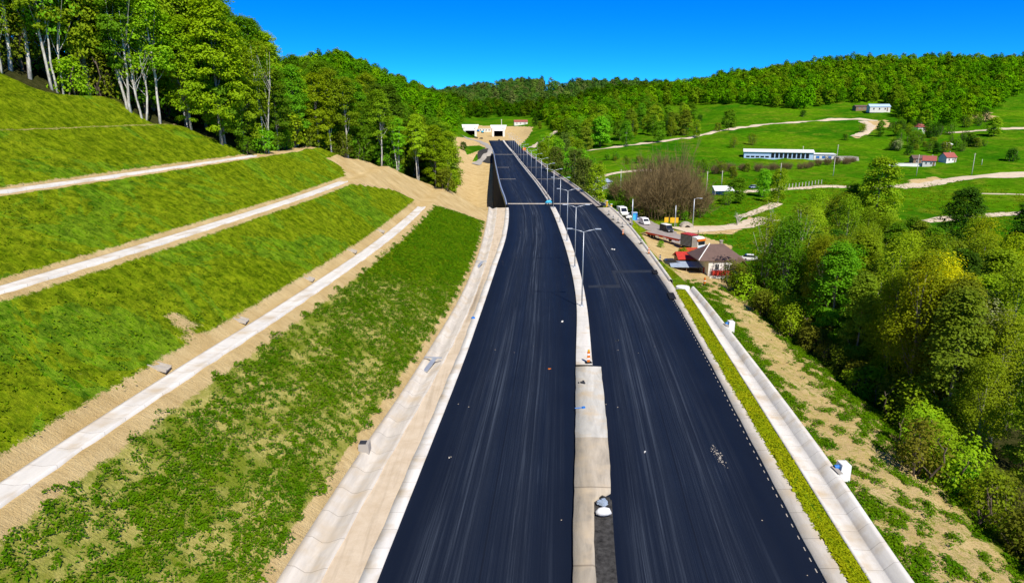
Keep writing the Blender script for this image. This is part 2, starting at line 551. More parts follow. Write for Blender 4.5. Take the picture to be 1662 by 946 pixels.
def far_z(X, Y):
    Yc = np.clip(Y, 1, 3200)
    u = np.clip(X / (np.maximum(Y, 30) * CP + 7), _fu[0], _fu[-1])
    T = _fz(Yc)                                   # (..., ncol)
    i = np.clip(np.searchsorted(_fu, u, side='right') - 1, 0, len(_fu) - 2)
    t = (u - _fu[i]) / (_fu[i + 1] - _fu[i])
    t = t * t * (3 - 2 * t) * 0.5 + t * 0.5
    a = np.take_along_axis(T, i[..., None], -1)[..., 0]
    b = np.take_along_axis(T, (i + 1)[..., None], -1)[..., 0]
    return a + (b - a) * t


def sst(a, b, x):
    t = np.clip((x - a) / (b - a), 0, 1)
    return t * t * (3 - 2 * t)


# smooth random relief
_ph = rng.uniform(0, 6.28, (24, 3))
_kd = rng.normal(0, 1, (24, 2))
def wob(X, Y, L):
    s = 0
    for i in range(12):
        k = _kd[i] / L * (1 + 0.25 * i)
        s = s + np.sin(k[0] * X * 6.28 + k[1] * Y * 6.28 + _ph[i, 0]) / (1 + 0.35 * i)
    return s / 3.0


QE = [0, 0.3, 2, 6, 10, 14, 18, 26, 60]
QZ = [-0.3, -0.45, -0.6, -1.6, -3.0, -5.0, -6.4, -7.4, -8.2]


def ground_z(X, Y):
    lo, wo = Lout(Y), Wout(Y)
    d, e = lo - X, X - wo
    F = far_z(X, Y) + (wob(X, Y, 90) * 1.0 + wob(X, Y, 45) * 0.55) * sst(200, 420, Y) * sst(0, 60, e) + wob(X, Y, 40) * 0.3 * sst(30, 60, e)
    # corridor
    z = np.where(Y < 196, -0.5, F)
    # left cut
    dc = dcf(Y)
    cut = Pz(np.minimum(d, dc)) + np.where(d > dc, np.where(Y > 143, -0.10, 0.03) * np.minimum(d - dc, 30), 0)
    yc = np.interp(-d, [-140, -120, -95, -64, -55, -50.5, -48.6, -45.7, -41.6, -40.4, -35.2, -33.3], [-120, 40, 60, 80, 88, 90, 96, 98.5, 99.5, 103, 108, 110.5])
    hilltop = Pz(d) - 0.10 * np.maximum(Y - yc, 0)
    cut = np.where((d > dc) & (d > 33.3), np.maximum(cut, hilltop), cut)
    cut = cut + wob(X, Y, 7) * 0.10 * sst(0.5, 4, d) + wob(X, Y, 19) * 0.22 * sst(4, 20, d) * sst(112, 135, Y)
    cut = cut + wob(X, Y, 12) * 0.5 * sst(0, 3, d - dc)
    wl_ = sst(188, 235, Y + 0.25 * np.maximum(d, 0))
    left = cut * (1 - wl_) + F * wl_
    left = np.where(Y > 240, F, left)
    z = np.where(d >= -0.01, left, z)
    # right bank
    Q = np.interp(e, QE, QZ) + wob(X, Y, 9) * 0.40 * sst(2, 8, e) + wob(X, Y, 4) * 0.26 * sst(1, 4, e) + wob(Y, X, 2.4) * 0.09 * sst(1, 4, e)
    Q2 = np.interp(e, [0, 0.8, 2, 5, 8, 14, 26, 60], [-0.5, -1.0, -2.4, -5.2, -6.2, -6.6, -7.2, -8]) + wob(X, Y, 9) * 0.15 * sst(2, 8, e)
    wq = sst(112, 134, Y)
    Q = Q * (1 - wq) + Q2 * wq
    hump = np.exp(-((Y - 118) / 9) ** 2) * np.exp(-((e - 9) / 5) ** 2) * 0.5
    Q = Q + hump
    wr = np.maximum(sst(26, 60, e), sst(195, 260, Y))
    right = Q * (1 - wr) + F * wr
    z = np.where(e >= -0.01, right, z)
    # fill that carries the road again beyond the bridge
    s = np.maximum(np.maximum((Ledge(Y) - 4) - X, X - (Redge(Y) + 4)), 0)
    wf = sst(478, 492, Y) * (1 - sst(0, 22, s)) * (1 - sst(820, 900, Y))
    z = z * (1 - wf) + (-0.35) * wf
    # abutment fill just behind the near joint
    wa = (1 - sst(196, 206, Y)) * (Y >= 196) * (1 - sst(0, 12, np.maximum(np.maximum(-6.5 - X, X - 28), 0)))
    z = z * (1 - wa) + np.minimum(-0.5, z + 99) * wa
    return z


# ------------------------------------------------------------------ the ground sheet
rowsY = np.concatenate([np.arange(-100, 0, 5), np.arange(0, 215, 1.0), np.arange(215, 420, 2.5), np.arange(420, 760, 5),
                        np.arange(760, 1150, 10), np.arange(1150, 2000, 30), np.arange(2000, 3300, 120)])
dl = np.unique(np.concatenate([np.arange(0, 60, 0.7), PD[1:-1], 60 + np.cumsum(0.8 * 1.033 ** np.arange(130))]))
dl = dl[dl < 1700]
er = np.unique(np.concatenate([np.arange(0, 40, 0.8), 40 + np.cumsum(0.9 * 1.022 ** np.arange(170))]))
er = er[er < 1900]
nmid = 16
YY = rowsY
LX, WX = Lout(YY), Wout(YY)
cols = [LX[:, None] - dl[::-1][None, :]]
tm = np.linspace(0, 1, nmid + 2)[1:-1]
tm[0], tm[-1] = 0.004, 0.996
cols.append(LX[:, None] + (WX - LX)[:, None] * tm[None, :])
cols.append(WX[:, None] + er[None, :])
GX = np.concatenate(cols, 1)
GY = np.repeat(YY[:, None], GX.shape[1], 1)
GZ = ground_z(GX, GY)
nr, nc = GX.shape
GV = np.stack([GX, GY, GZ], -1).reshape(-1, 3)
ii = np.arange(nr * nc).reshape(nr, nc)
GF = np.stack([ii[:-1, :-1], ii[:-1, 1:], ii[1:, 1:], ii[1:, :-1]], -1).reshape(-1, 4)
ground_me = np_mesh("ground", GV, GF, smooth=True)


def proj(X, Y, Z):
    z = Y * CP - (Z - CAM_H) * SP
    v = Y * SP + (Z - CAM_H) * CP
    z = np.maximum(z, 0.1)
    return CX + FPX * X / z, CY - FPX * v / z


bvh = BVHTree.FromPolygons([tuple(v) for v in GV.tolist()], [tuple(f) for f in GF.tolist()])


def at(px, py, Z=None, Y=None):
    """where the sight line through a point of the photograph meets the ground (or a height, or a distance)"""
    dx, dy = (px - CX) / FPX, (py - CY) / FPX
    d = Vector((dx, CP - dy * SP, -SP - dy * CP))
    if Y is not None:
        return Vector((0, 0, CAM_H)) + d * (Y / d.y)
    if Z is not None:
        return Vector((0, 0, CAM_H)) + d * ((Z - CAM_H) / d.z)
    d.normalize()
    hit = bvh.ray_cast(Vector((0, 0, CAM_H)), d, 6000)[0]
    return hit if hit is not None else Vector((0, 0, CAM_H)) + d * 1500


def gz(x, y):
    hit = bvh.ray_cast(Vector((x, y, 500)), Vector((0, 0, -1)), 1000)[0]
    return hit.z if hit is not None else float(ground_z(np.array([x]), np.array([y]))[0])


def inpoly(px, py, poly):
    c = np.zeros(px.shape, bool)
    n = len(poly)
    for i in range(n):
        x0, y0 = poly[i]
        x1, y1 = poly[i - 1]
        if y0 == y1: continue
        c ^= ((y0 > py) != (y1 > py)) & (px < (x1 - x0) * (py - y0) / (y1 - y0) + x0)
    return c


fX, fY_, fZ_ = GV[:, 0].astype(float), GV[:, 1].astype(float), GV[:, 2].astype(float)
PXg, PYg = proj(fX, fY_, fZ_)
dG = Lout(fY_) - fX
eG = fX - Wout(fY_)
Yend = np.interp(dG, [0, 1.3, 6.5, 10.3, 13.9, 17.8, 22, 27, 34, 40], [168, 165, 155, 146, 147, 141, 123, 137, 134, 128])
sand = np.zeros(len(fX))
cutarea = (dG > 0) & (dG < 60) & (fY_ < 200)
sand = np.where(cutarea & (fY_ > Yend - 1) & (dG < dcf(fY_) + 2.5) & (dG < 29.5), 1.0, sand)
# bare strips beside the bench channels
for a, b in ((9.9, 14.5), (22.0, 24.9), (32.5, 34.6), (0, 0.9)):
    sand = np.where(cutarea & (dG > a) & (dG < b) & (fY_ < Yend + 5), np.maximum(sand, 0.80), sand)
for a, b, w in ((41.3, 43.2, 0.52), (14.5, 16.2, 0.37), (8.6, 9.9, 0.36), (24.9, 25.8, 0.33), (21.2, 22.0, 0.33), (34.6, 35.4, 0.33)):
    sand = np.where(cutarea & (dG > a) & (dG < b) & (fY_ < Yend), np.maximum(sand, w), sand)
for poly in ([(268, 498), (312, 520), (338, 556), (318, 572), (292, 534), (255, 508)], [(150, 640), (190, 632), (215, 655), (180, 690)], [(20, 735), (70, 715), (100, 735), (50, 770)], [(425, 492), (460, 486), (470, 500), (440, 520)]):
    sand = np.where(inpoly(PXg, PYg, poly) & (dG > 13), np.maximum(sand, 0.62), sand)
sand = np.where(cutarea & (dG < 1.5) & (fY_ > 150), 1.0, sand)
sand = np.where((dG <= 0.05) & (dG > -4) & (fY_ < 200), 1.0, sand)
left_low = [[(730, 222), (800, 226), (812, 350), (770, 352), (715, 335), (722, 300), (728, 262), (728, 244)],
            [(776, 204), (866, 206), (858, 222), (840, 240), (770, 236)]]
for poly in left_low:
    sand = np.where(inpoly(PXg, PYg, poly) & (fY_ > 186), 1.0, sand)
# tracks and yards on the right
yard = [[(1060, 415), (1100, 440), (1145, 450), (1185, 452), (1175, 420), (1190, 400), (1120, 376), (1060, 372), (1040, 378)],
        [(1085, 442), (1150, 440), (1185, 462), (1215, 480), (1120, 475)],
        [(1395, 196), (1440, 196), (1450, 206), (1415, 212), (1392, 224), (1384, 222), (1408, 206)],
        [(1560, 190), (1600, 180), (1618, 188), (1600, 198)],
        [(1475, 292), (1530, 286), (1525, 294), (1478, 300)],
        [(1105, 366), (1200, 366), (1215, 352), (1230, 356), (1190, 380), (1105, 380)]]
for poly in yard:
    sand = np.where(inpoly(PXg, PYg, poly) & (eG > 0), 0.95, sand)
bank = np.where((eG > 0) & (fY_ < 130), 1 - sst(10.5, 14.5, eG - 1.5 * np.sin(fY_ * 0.11)), 0) * (fY_ < 128)
sand = np.where(bank > 0, np.maximum(sand, bank * 0.57), sand)
green_in_sand = [[(752, 238), (778, 236), (786, 241), (758, 252)], [(766, 262), (782, 238), (788, 240), (776, 262)],
                 [(862, 226), (880, 222), (900, 245), (872, 250)]]
for poly in green_in_sand:
    sand = np.where(inpoly(PXg, PYg, poly) & (fY_ > 186), 0.0, sand)
tuft = np.where(cutarea & (dG < 11) & (fY_ < Yend), 1.0, 0.0)
tuft = np.where(bank > 0, 1.0, tuft)
tuft = tuft * (1 - 0.75 * sst(85, 120, fY_ + np.maximum(dG, 0) * 2.5) * (dG > 0))
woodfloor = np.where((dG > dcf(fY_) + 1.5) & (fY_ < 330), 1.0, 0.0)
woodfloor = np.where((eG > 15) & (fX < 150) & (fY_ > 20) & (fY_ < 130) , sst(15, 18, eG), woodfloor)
meadow = np.where((eG > 20) & (fY_ > 130), 1.0, 0.0)
meadow = np.where(fY_ > 240, 1.0, meadow)
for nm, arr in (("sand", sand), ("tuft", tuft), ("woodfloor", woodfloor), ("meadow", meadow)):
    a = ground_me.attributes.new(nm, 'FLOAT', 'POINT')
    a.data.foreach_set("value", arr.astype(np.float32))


def ground_mat():
    t = NT('ground')
    v = t.coord('Object')
    big = t.noise(v, 0.045, 4, 0.6, 0.3)
    mid = t.noise(v, 0.28, 5, 0.65, 0.3)
    fine = t.noise(v, 1.5, 7, 0.78)
    vfine = t.noise(v, 9.0, 3, 0.75)
    down = t.noise(t.coord('Object', (0.35, 2.2, 0.35)), 1.0, 5, 0.65, 0.6)   # streaks running down the slope
    # short grass of the cut slope
    g = t.ramp(mid, 0.34, 0.70, (0.022, 0.113, 0.001), (0.090, 0.207, 0.002))
    g = t.mix(t.ramp(big, 0.42, 0.62), g, t.ramp(fine, 0.3, 0.7, (0.040, 0.132, 0.001), (0.140, 0.228, 0.003)))
    down2 = t.noise(t.coord('Object', (1.1, 6.5, 1.1)), 1.0, 4, 0.7, 0.5)
    g = t.mix(t.math('MULTIPLY', t.ramp(down, 0.48, 0.70), 0.7), g, (0.150, 0.235, 0.008))
    g = t.mix(t.math('MULTIPLY', t.ramp(down2, 0.50, 0.66), 0.55), g, (0.018, 0.085, 0.001))
    g = t.mix(t.math('MULTIPLY', t.ramp(down2, 0.44, 0.34), 0.4), g, (0.22, 0.27, 0.02))
    g = t.mix(t.math('MULTIPLY', t.math('MULTIPLY', t.ramp(t.noise(v, 0.9, 5, 0.7, 0.8), 0.66, 0.74), t.ramp(big, 0.42, 0.6)), 0.7), g, (0.36, 0.33, 0.10))
    g = t.mix(t.math('MULTIPLY', t.ramp(fine, 0.55, 0.78), 0.55), g, (0.022, 0.085, 0.001))
    g = t.mix(t.math('MULTIPLY', t.ramp(vfine, 0.57, 0.72), 0.4), g, (0.20, 0.27, 0.012))
    patch_ = t.noise(t.coord('Object', (0.085, 0.085, 0.085)), 1.0, 7, 0.68, 0.9)
    g = t.mix(t.math('MULTIPLY', t.ramp(patch_, 0.47, 0.60), 0.85), g, t.ramp(fine, 0.35, 0.68, (0.010, 0.075, 0.001), (0.042, 0.165, 0.001)))
    g = t.mix(t.math('MULTIPLY', t.ramp(patch_, 0.46, 0.34), 0.7), g, t.ramp(fine, 0.35, 0.68, (0.110, 0.155, 0.002), (0.260, 0.260, 0.008)))
    mott = t.noise(v, 0.95, 8, 0.82, 0.4)
    g = t.mix(1.0, g, t.ramp(mott, 0.40, 0.60, (0.38, 0.50, 0.5), (1.42, 1.44, 1.3)), 'MULTIPLY')
    # straw soil between tufts
    straw = t.ramp(fine, 0.3, 0.7, (0.27, 0.235, 0.045), (0.52, 0.45, 0.14))
    straw = t.mix(t.math('MULTIPLY', t.ramp(mid, 0.42, 0.60), 0.85), straw, (0.125, 0.180, 0.004))
    straw = t.mix(t.math('MULTIPLY', t.ramp(vfine, 0.55, 0.7), 0.45), straw, (0.17, 0.165, 0.012))
    tn = t.math('ADD', t.attr('tuft'), t.math('MULTIPLY_ADD', mid, 0.5, -0.25), clamp=True)
    col = t.mix(t.ramp(tn, 0.42, 0.62), g, straw)
    # meadows
    me_ = t.ramp(t.noise(v, 0.016, 5, 0.6, 0.5), 0.36, 0.66, (0.026, 0.125, 0.002), (0.090, 0.205, 0.003))
    me_ = t.mix(t.math('MULTIPLY', t.ramp(t.noise(v, 0.07, 6, 0.7, 0.6), 0.50, 0.70), 0.65), me_, (0.19, 0.215, 0.015))
    me_ = t.mix(t.math('MULTIPLY', t.ramp(t.noise(v, 0.12, 6, 0.75), 0.55, 0.72), 0.55), me_, (0.014, 0.062, 0.002))
    me_ = t.mix(t.math('MULTIPLY', t.ramp(t.noise(v, 0.5, 4, 0.7), 0.58, 0.74), 0.4), me_, (0.022, 0.075, 0.002))
    col = t.mix(t.attr('meadow'), col, me_)
    mm = t.noise(v, 0.33, 8, 0.8, 0.4)
    col = t.mix(t.attr('meadow'), col, t.mix(1.0, col, t.ramp(mm, 0.38, 0.62, (0.55, 0.6, 0.6), (1.35, 1.28, 1.2)), 'MULTIPLY'))
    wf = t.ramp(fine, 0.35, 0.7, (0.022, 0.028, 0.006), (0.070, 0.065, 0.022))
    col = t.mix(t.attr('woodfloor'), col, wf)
    s = t.ramp(mid, 0.3, 0.72, (0.45, 0.31, 0.125), (0.63, 0.475, 0.235))
    s = t.mix(t.math('MULTIPLY', t.ramp(down, 0.45, 0.7), 0.4), s, (0.33, 0.215, 0.085))
    s = t.mix(t.math('MULTIPLY', t.ramp(fine, 0.58, 0.74), 0.6), s, (0.25, 0.185, 0.085))
    s = t.mix(t.math('MULTIPLY', t.ramp(vfine, 0.6, 0.72), 0.5), s, (0.70, 0.57, 0.34))
    sn = t.math('ADD', t.attr('sand'), t.math('ADD', t.math('MULTIPLY_ADD', fine, 0.7, -0.35), t.math('MULTIPLY_ADD', vfine, 0.5, -0.25)))
    col = t.mix(t.ramp(sn, 0.50, 0.58), col, s)
    hgt = t.math('ADD', t.math('MULTIPLY', fine, 0.7), t.math('MULTIPLY', vfine, 0.35))
    t.bump(t.math('ADD', hgt, t.math('MULTIPLY', down2, 0.5)), 0.85, 0.30)
    return t.out(col, 1.0, 0.0)


M['ground'] = ground_mat()
ground = link("ground", ground_me, M['ground'])
tag(ground, kind='structure')


# ------------------------------------------------------------------ lengthwise strips
def strip(name, Ys, curves, mat, smooth=False):
    """curves: list of (X(Y) array, Z array or number); lofted into a sheet, UV in metres"""
    Ys = np.asarray(Ys, float)
    n = len(Ys)
    V, U = [], []
    X0 = np.asarray(curves[0][0])
    along = np.concatenate([[0], np.cumsum(np.hypot(np.diff(X0), np.diff(Ys)))]) + Ys[0]
    acc = np.zeros(n)
    px, pz = None, None
    for X, Z in curves:
        X = np.asarray(X) + np.zeros(n)
        Z = np.asarray(Z) + np.zeros(n)
        if px is not None: acc = acc + np.hypot(X - px, Z - pz)
        px, pz = X, Z
        V.append(np.stack([X, Ys, Z], -1))
        U.append(np.stack([acc, along], -1))
    V = np.stack(V, 1).reshape(-1, 3)
    U = np.stack(U, 1).reshape(-1, 2)
    k = len(curves)
    q = np.arange(n * k).reshape(n, k)
    F = np.stack([q[:-1, :-1], q[:-1, 1:], q[1:, 1:], q[1:, :-1]], -1).reshape(-1, 4)
    return link(name, np_mesh(name, V, F, U, smooth), mat)


def S(o):
    return tag(o, kind='structure')


Yn = np.arange(-60, 196.1, 1.5)
Yn[-1] = 196
Yb = np.concatenate([np.arange(197, 478, 3.0), [480]])
Yf = np.arange(480, 660, 4.0)
road_l = lambda Y: (Ledge(Y), medL(Y))
# asphalt, left and right carriageways (near, on the bridge, beyond)
for Ys in (Yn, Yf):
    S(strip("road", Ys, [(Ledge(Ys) - 0.05, 0.0), (medL(Ys) + 0.06, 0.0)], M['asphalt']))
    rl = medN(Ys) - 0.06
    S(strip("road", Ys, [(rl, 0.004), (Redge(Ys) + 0.05, 0.004)], M['asphalt']))

# ragged kerb line left, sandy shoulder, deep channel at the foot of the slope
wv = 0.04 * np.sin(Yn * 0.35) + 0.03 * np.sin(Yn * 1.1 + 1)
S(strip("kerb", Yn, [(Ledge(Yn), -0.1), (Ledge(Yn) - 0.02 + 0.2 * wv, 0.09), (Gin(Yn) + wv, 0.08), (Gin(Yn) + wv, -0.1)], M['concrete_clean']))
S(strip("shoulder", Yn, [(Gin(Yn) + 0.3, 0.035), (Gin(Yn) - 0.6, 0.06), ((Lin(Yn) + Gin(Yn)) / 2 - 0.2, 0.02), (Lin(Yn) - 0.25, 0.05)], M['shoulder']))
ch = strip("drainage_channel", Yn, [(Lin(Yn) + 0.04 * np.sin(Yn), -0.2), (Lin(Yn) + 0.04 * np.sin(Yn), 0.09), (Lin(Yn) - 0.25, 0.09), (Lin(Yn) * 0.55 + Lout(Yn) * 0.45, -0.22),
                                    (Lin(Yn) * 0.4 + Lout(Yn) * 0.6, -0.22), (Lout(Yn) + 0.35, 0.24), (Lout(Yn) - 0.12, 0.30), (Lout(Yn) - 0.12, 0.0)], M['concrete'])
tag(ch, "broad pale concrete drainage channel along the foot of the grass slope", "drainage channel")

# bench channels on the cut slope
def bench(d0, d1, z, y0, y1, label, w=0.0):
    Ys = np.arange(y0, y1, 1.5)
    lo = Lout(Ys)
    c = strip("drainage_channel", Ys, [(lo - d0, z - 0.3), (lo - d0, z + 0.12), (lo - d0 - 0.18, z + 0.12), (lo - (d0 + d1) / 2, z + 0.03), (lo - d1 + 0.2, z + 0.13), (lo - d1, z + 0.14), (lo - d1, z - 0.3)], M['concrete_clean'])
    tag(c, label, "drainage channel")
bench(11.35, 13.0, 8.02, -20, 139.5, "wide pale concrete channel on the lowest bench, stopping at bare sand")
bench(22.65, 24.05, 14.80, -20, 123, "pale concrete channel along the middle bench of the grass slope")
bench(32.95, 33.95, 20.15, -20, 110.5, "thin pale concrete channel on the highest bench, below the forest edge")
# spill chutes joining the lowest bench channel
def chute(y, d, z, label):
    x = float(Lout(np.array([y]))[0]) - d
    b = MB()
    b.box((0, 0, 0.1), (1.5, 0.8, 0.18))
    b.box((0, -0.42, 0.16), (1.5, 0.1, 0.26))
    b.box((0, 0.42, 0.16), (1.5, 0.1, 0.26))
    o = b.build("drainage_chute", M['stone'], loc=(x, y, z))
    o.rotation_euler = (0, R(18), R(4))
    tag(o, label, "drainage chute", "concrete chutes into the lowest bench channel")
for i, y in enumerate((48, 60, 76, 92, 108)):
    chute(y, 14.1, 8.35, "%s short concrete chute above the lowest bench channel, counted from the near end" % ("first", "second", "third", "fourth", "fifth")[i])

# median: worn slab near, white raised kerb beyond
Ym = np.concatenate([np.arange(-60, 69, 1.2), [69.4]])
jag = lambda Y, s: 0.02 * np.sin(Y * 0.9 + s) + 0.015 * np.sin(Y * 2.3 + s * 2)
sp = lambda Y: np.where(Y < 43.5, medR(Y) - 1.25, medR(Y))
M['median_pale'] = concrete_mat('pale_median_slab', (0.56, 0.53, 0.46), 40.0, 0.35)
for Yp, mt in ((Ym[Ym < 53], M['median']), (np.concatenate([[Ym[Ym < 53][-1]], Ym[Ym >= 53]]), M['median_pale'])):
    S(strip("median", Yp, [(medL(Yp) + jag(Yp, 0), -0.1), (medL(Yp) + jag(Yp, 0), 0.26), ((medL(Yp) + medR(Yp)) / 2 - .1, 0.30), (sp(Yp) + jag(Yp, 2), 0.24), (sp(Yp) + jag(Yp, 2), -0.1)], mt))
Yg = np.arange(-60, 43.6, 1.5)
S(strip("gravel_strip", Yg, [(medR(Yg) - 1.4, 0.08), (medR(Yg) + 0.02, 0.06), (medR(Yg) + 0.1, -0.1)], M['gravel']))
Yk_ = np.concatenate([np.arange(69.9, 195, 1.5), [196]])
S(strip("median_kerb", Yk_, [(medL(Yk_), -0.1), (medL(Yk_), 0.22), (medL(Yk_) + 0.06, 0.26), (medN(Yk_) - 0.06, 0.26), (medN(Yk_), 0.22), (medN(Yk_), -0.1)], M['concrete_clean']))
S(strip("median_kerb", Yf, [(medL(Yf), -0.1), (medL(Yf), 0.3), (medN(Yf), 0.3), (medN(Yf), -0.1)], M['concrete_clean']))

# right side: concrete verge, grass strip, U-shaped channel with a high outer wall
S(strip("shoulder", Yn, [(Redge(Yn) + jag(Yn, 1), -0.1), (Redge(Yn) + jag(Yn, 1), 0.10), (Rconc(Yn), 0.12), (Rconc(Yn) + 0.25, 0.08), (Rconc(Yn) + 0.3, -0.45)], M['concrete']))
Yv = np.concatenate([np.arange(-60, 102, 1.5), [103]])
g_in = Rconc(Yv) - 0.02
S(strip("grass_verge", Yv, [(g_in + 0.1, 0.09), ((g_in + Gout(Yv)) / 2, 0.2), (Gout(Yv) + 0.05, 0.14)], M['ground']))
mid_ = lambda f: Gout(Yv) + (Wout(Yv) - Gout(Yv)) * f
ch = strip("drainage_channel", Yv, [(mid_(0), -0.3), (mid_(0), 0.22), (mid_(.10), 0.22), (mid_(.14), 0.02), (mid_(.60), -0.04), (mid_(.62), 0.02), (mid_(.85), 0.55), (mid_(1.0), 0.58), (mid_(1.0), -0.9)], M['concrete_clean'])
tag(ch, "white concrete channel with high outer wall beside the right carriageway", "drainage channel")
# rounded far end of that channel
b = MB()
p = at(1113, 473, Z=0.1)
b.cyl((0, 0, -0.3), 1.15, 0.5, 16, 1.05)
o = b.build("channel_outlet", M['white_wall'], loc=(p.x + 0.1, 104.0, 0.1))
tag(o, "rounded concrete basin at the far end of the right channel", "outlet basin")

# low barrier beyond, along the verge to the bridge
Yq = np.arange(108, 197, 1.5)
xb = Rconc(Yq)
bar = strip("concrete_barrier", Yq, [(xb - 0.1, 0.05), (xb + 0.02, 0.3), (xb + 0.14, 0.48), (xb + 0.34, 0.48), (xb + 0.6, 0.2), (xb + 0.62, -1.2)], M['concrete_clean'])
tag(bar, "low white concrete barrier on the outer rim of the right shoulder", "barrier")

# asphalt patch joints (milled panels) on the right carriageway
def patch(pts, mat, z):
    b = MB()
    vs = [tuple(at(x, y, Z=z)) for x, y in pts]
    b.add(vs, [tuple(range(len(vs)))])
    o = b.build("road_patch", mat)
    return S(o)
M['patch'] = weathered('dusty_asphalt', (0.020, 0.025, 0.036), 0.85, 0.2, 0, 0.6, 0.8)
patch([(955, 463), (1002, 462), (992, 439), (1063, 438), (1090, 478), (1088, 481), (1060, 442), (999, 443), (1008, 467), (955, 467)][:10], M['patch'], 0.012)

# dashes along the right edge of the asphalt
b = MB()
y = 20.0
while y < 100:
    x = float(Redge(np.array([y]))[0]) - 0.22
    x2 = float(Redge(np.array([y + 0.42]))[0]) - 0.22
    b.quad((x - 0.02, y, 0.014), (x + 0.045, y, 0.014), (x2 + 0.045, y + 0.38, 0.014), (x2 - 0.02, y + 0.38, 0.014))
    y += 1.0 + 0.35 * random.random()
S(b.build("edge_dashes", M['stone']))


# tracks draped on the ground
def drape(name, pts, w, mat, lift=0.12, smoothn=8, pix=True):
    P = [at(*q) if pix else Vector(q) for q in pts]
    P = [(p_.x, p_.y) for p_ in P]
    k = np.arange(len(P))
    fn = hermite(k, np.array(P))
    n = max(8, int(sum(math.dist(P[i], P[i + 1]) for i in range(len(P) - 1)) / 3))
    C = fn(np.linspace(0, len(P) - 1, n))
    T = np.gradient(C, axis=0)
    T /= np.maximum(np.linalg.norm(T, axis=1, keepdims=True), 1e-6)
    N = np.stack([-T[:, 1], T[:, 0]], -1)
    ww = np.interp(np.linspace(0, 1, n), np.linspace(0, 1, len(w)), w) if hasattr(w, '__len__') else np.full(n, w)
    ww = ww * (1 + 0.12 * np.sin(np.arange(n) * 0.6) + 0.08 * rng.normal(size=n))
    V, F = [], []
    for i in range(n):
        for s in (-0.5, -0.17, 0.17, 0.5):
            x, y = C[i] + N[i] * ww[i] * s
            V.append((x, y, gz(x, y) + lift * (1.0 if abs(s) < .3 else 0.35)))
    q = np.arange(n * 4).reshape(n, 4)
    F = np.stack([q[:-1, 1:], q[:-1, :-1], q[1:, :-1], q[1:, 1:]], -1).reshape(-1, 4)
    return S(link(name, np_mesh(name, V, F, smooth=True), mat))


drape("track", [(942, 246), (1000, 239), (1060, 232), (1110, 225), (1160, 214), (1220, 206), (1290, 199), (1360, 194), (1425, 196)], 6.5, M['track'], 0.3)
drape("track", [(1400, 197), (1413, 204), (1406, 213), (1388, 222)], 7, M['track'], 0.3)
drape("track", [(1535, 216), (1600, 212), (1680, 208)], [6, 9], M['track'], 0.3)
drape("track", [(1700, 283), (1600, 287), (1545, 292), (1490, 301), (1420, 304), (1330, 303), (1270, 307), (1200, 312)], [10, 9, 6, 4], M['track'], 0.2)
drape("track", [(1690, 317), (1620, 315), (1560, 314)], 3, M['track'], 0.15)
drape("track", [(1700, 343), (1600, 350), (1500, 360)], [6, 6], M['track'], 0.15)
drape("track", [(968, 290), (990, 283), (1040, 277), (1090, 276)], 4, M['track'], 0.2)
drape("track", [(1100, 373), (1150, 371), (1195, 368), (1250, 355)], [9, 7], M['track'], 0.15)
drape("side_road", [(968, 318), (1000, 341), (1030, 356), (1060, 370), (1092, 383), (1125, 397), (1165, 409), (1210, 424)], [5, 7, 8, 8, 7], M['side_road'], 0.18)
drape("track", [(862, 240), (876, 231), (890, 222), (906, 211)], 5, M['track'], 0.3)
drape("track", [(874, 236), (878, 243), (886, 252)], 4, M['track'], 0.3)
drape("track", [(772, 268), (785, 256), (797, 245), (790, 236), (772, 228), (752, 222)], 5.0, M['concrete_clean'], 0.4)
drape("track", [(1262, 330), (1230, 343), (1200, 352)], 4, M['track'], 0.15)


# ------------------------------------------------------------------ vegetation
def leaf_quads(P, size, up=0.5, r=rng, long_=1.25, D=None):
    """one diamond leaf spray per point, turned at random but leaning upwards"""
    n = len(P)
    N = r.normal(0, 1, (n, 3))
    N /= np.linalg.norm(N, axis=1, keepdims=True)
    N[:, 2] = np.abs(N[:, 2]) * (1 - up) + up * 1.2
    if D is not None:
        N = N * 0.75 + D
    N /= np.linalg.norm(N, axis=1, keepdims=True)
    A = r.normal(0, 1, (n, 3))
    A -= N * (A * N).sum(1, keepdims=True)
    A /= np.linalg.norm(A, axis=1, keepdims=True)
    B = np.cross(N, A)
    s = size * r.uniform(0.6, 1.35, (n, 1))
    a, b = A * s * 0.5 * long_, B * s * 0.42
    bend = N * s * 0.12
    V = np.stack([P - a, P + b - a * 0.1 + bend, P + a, P - b - a * 0.1 + bend], 1).reshape(-1, 3)
    F = np.arange(n * 4).reshape(n, 4)
    return V, F


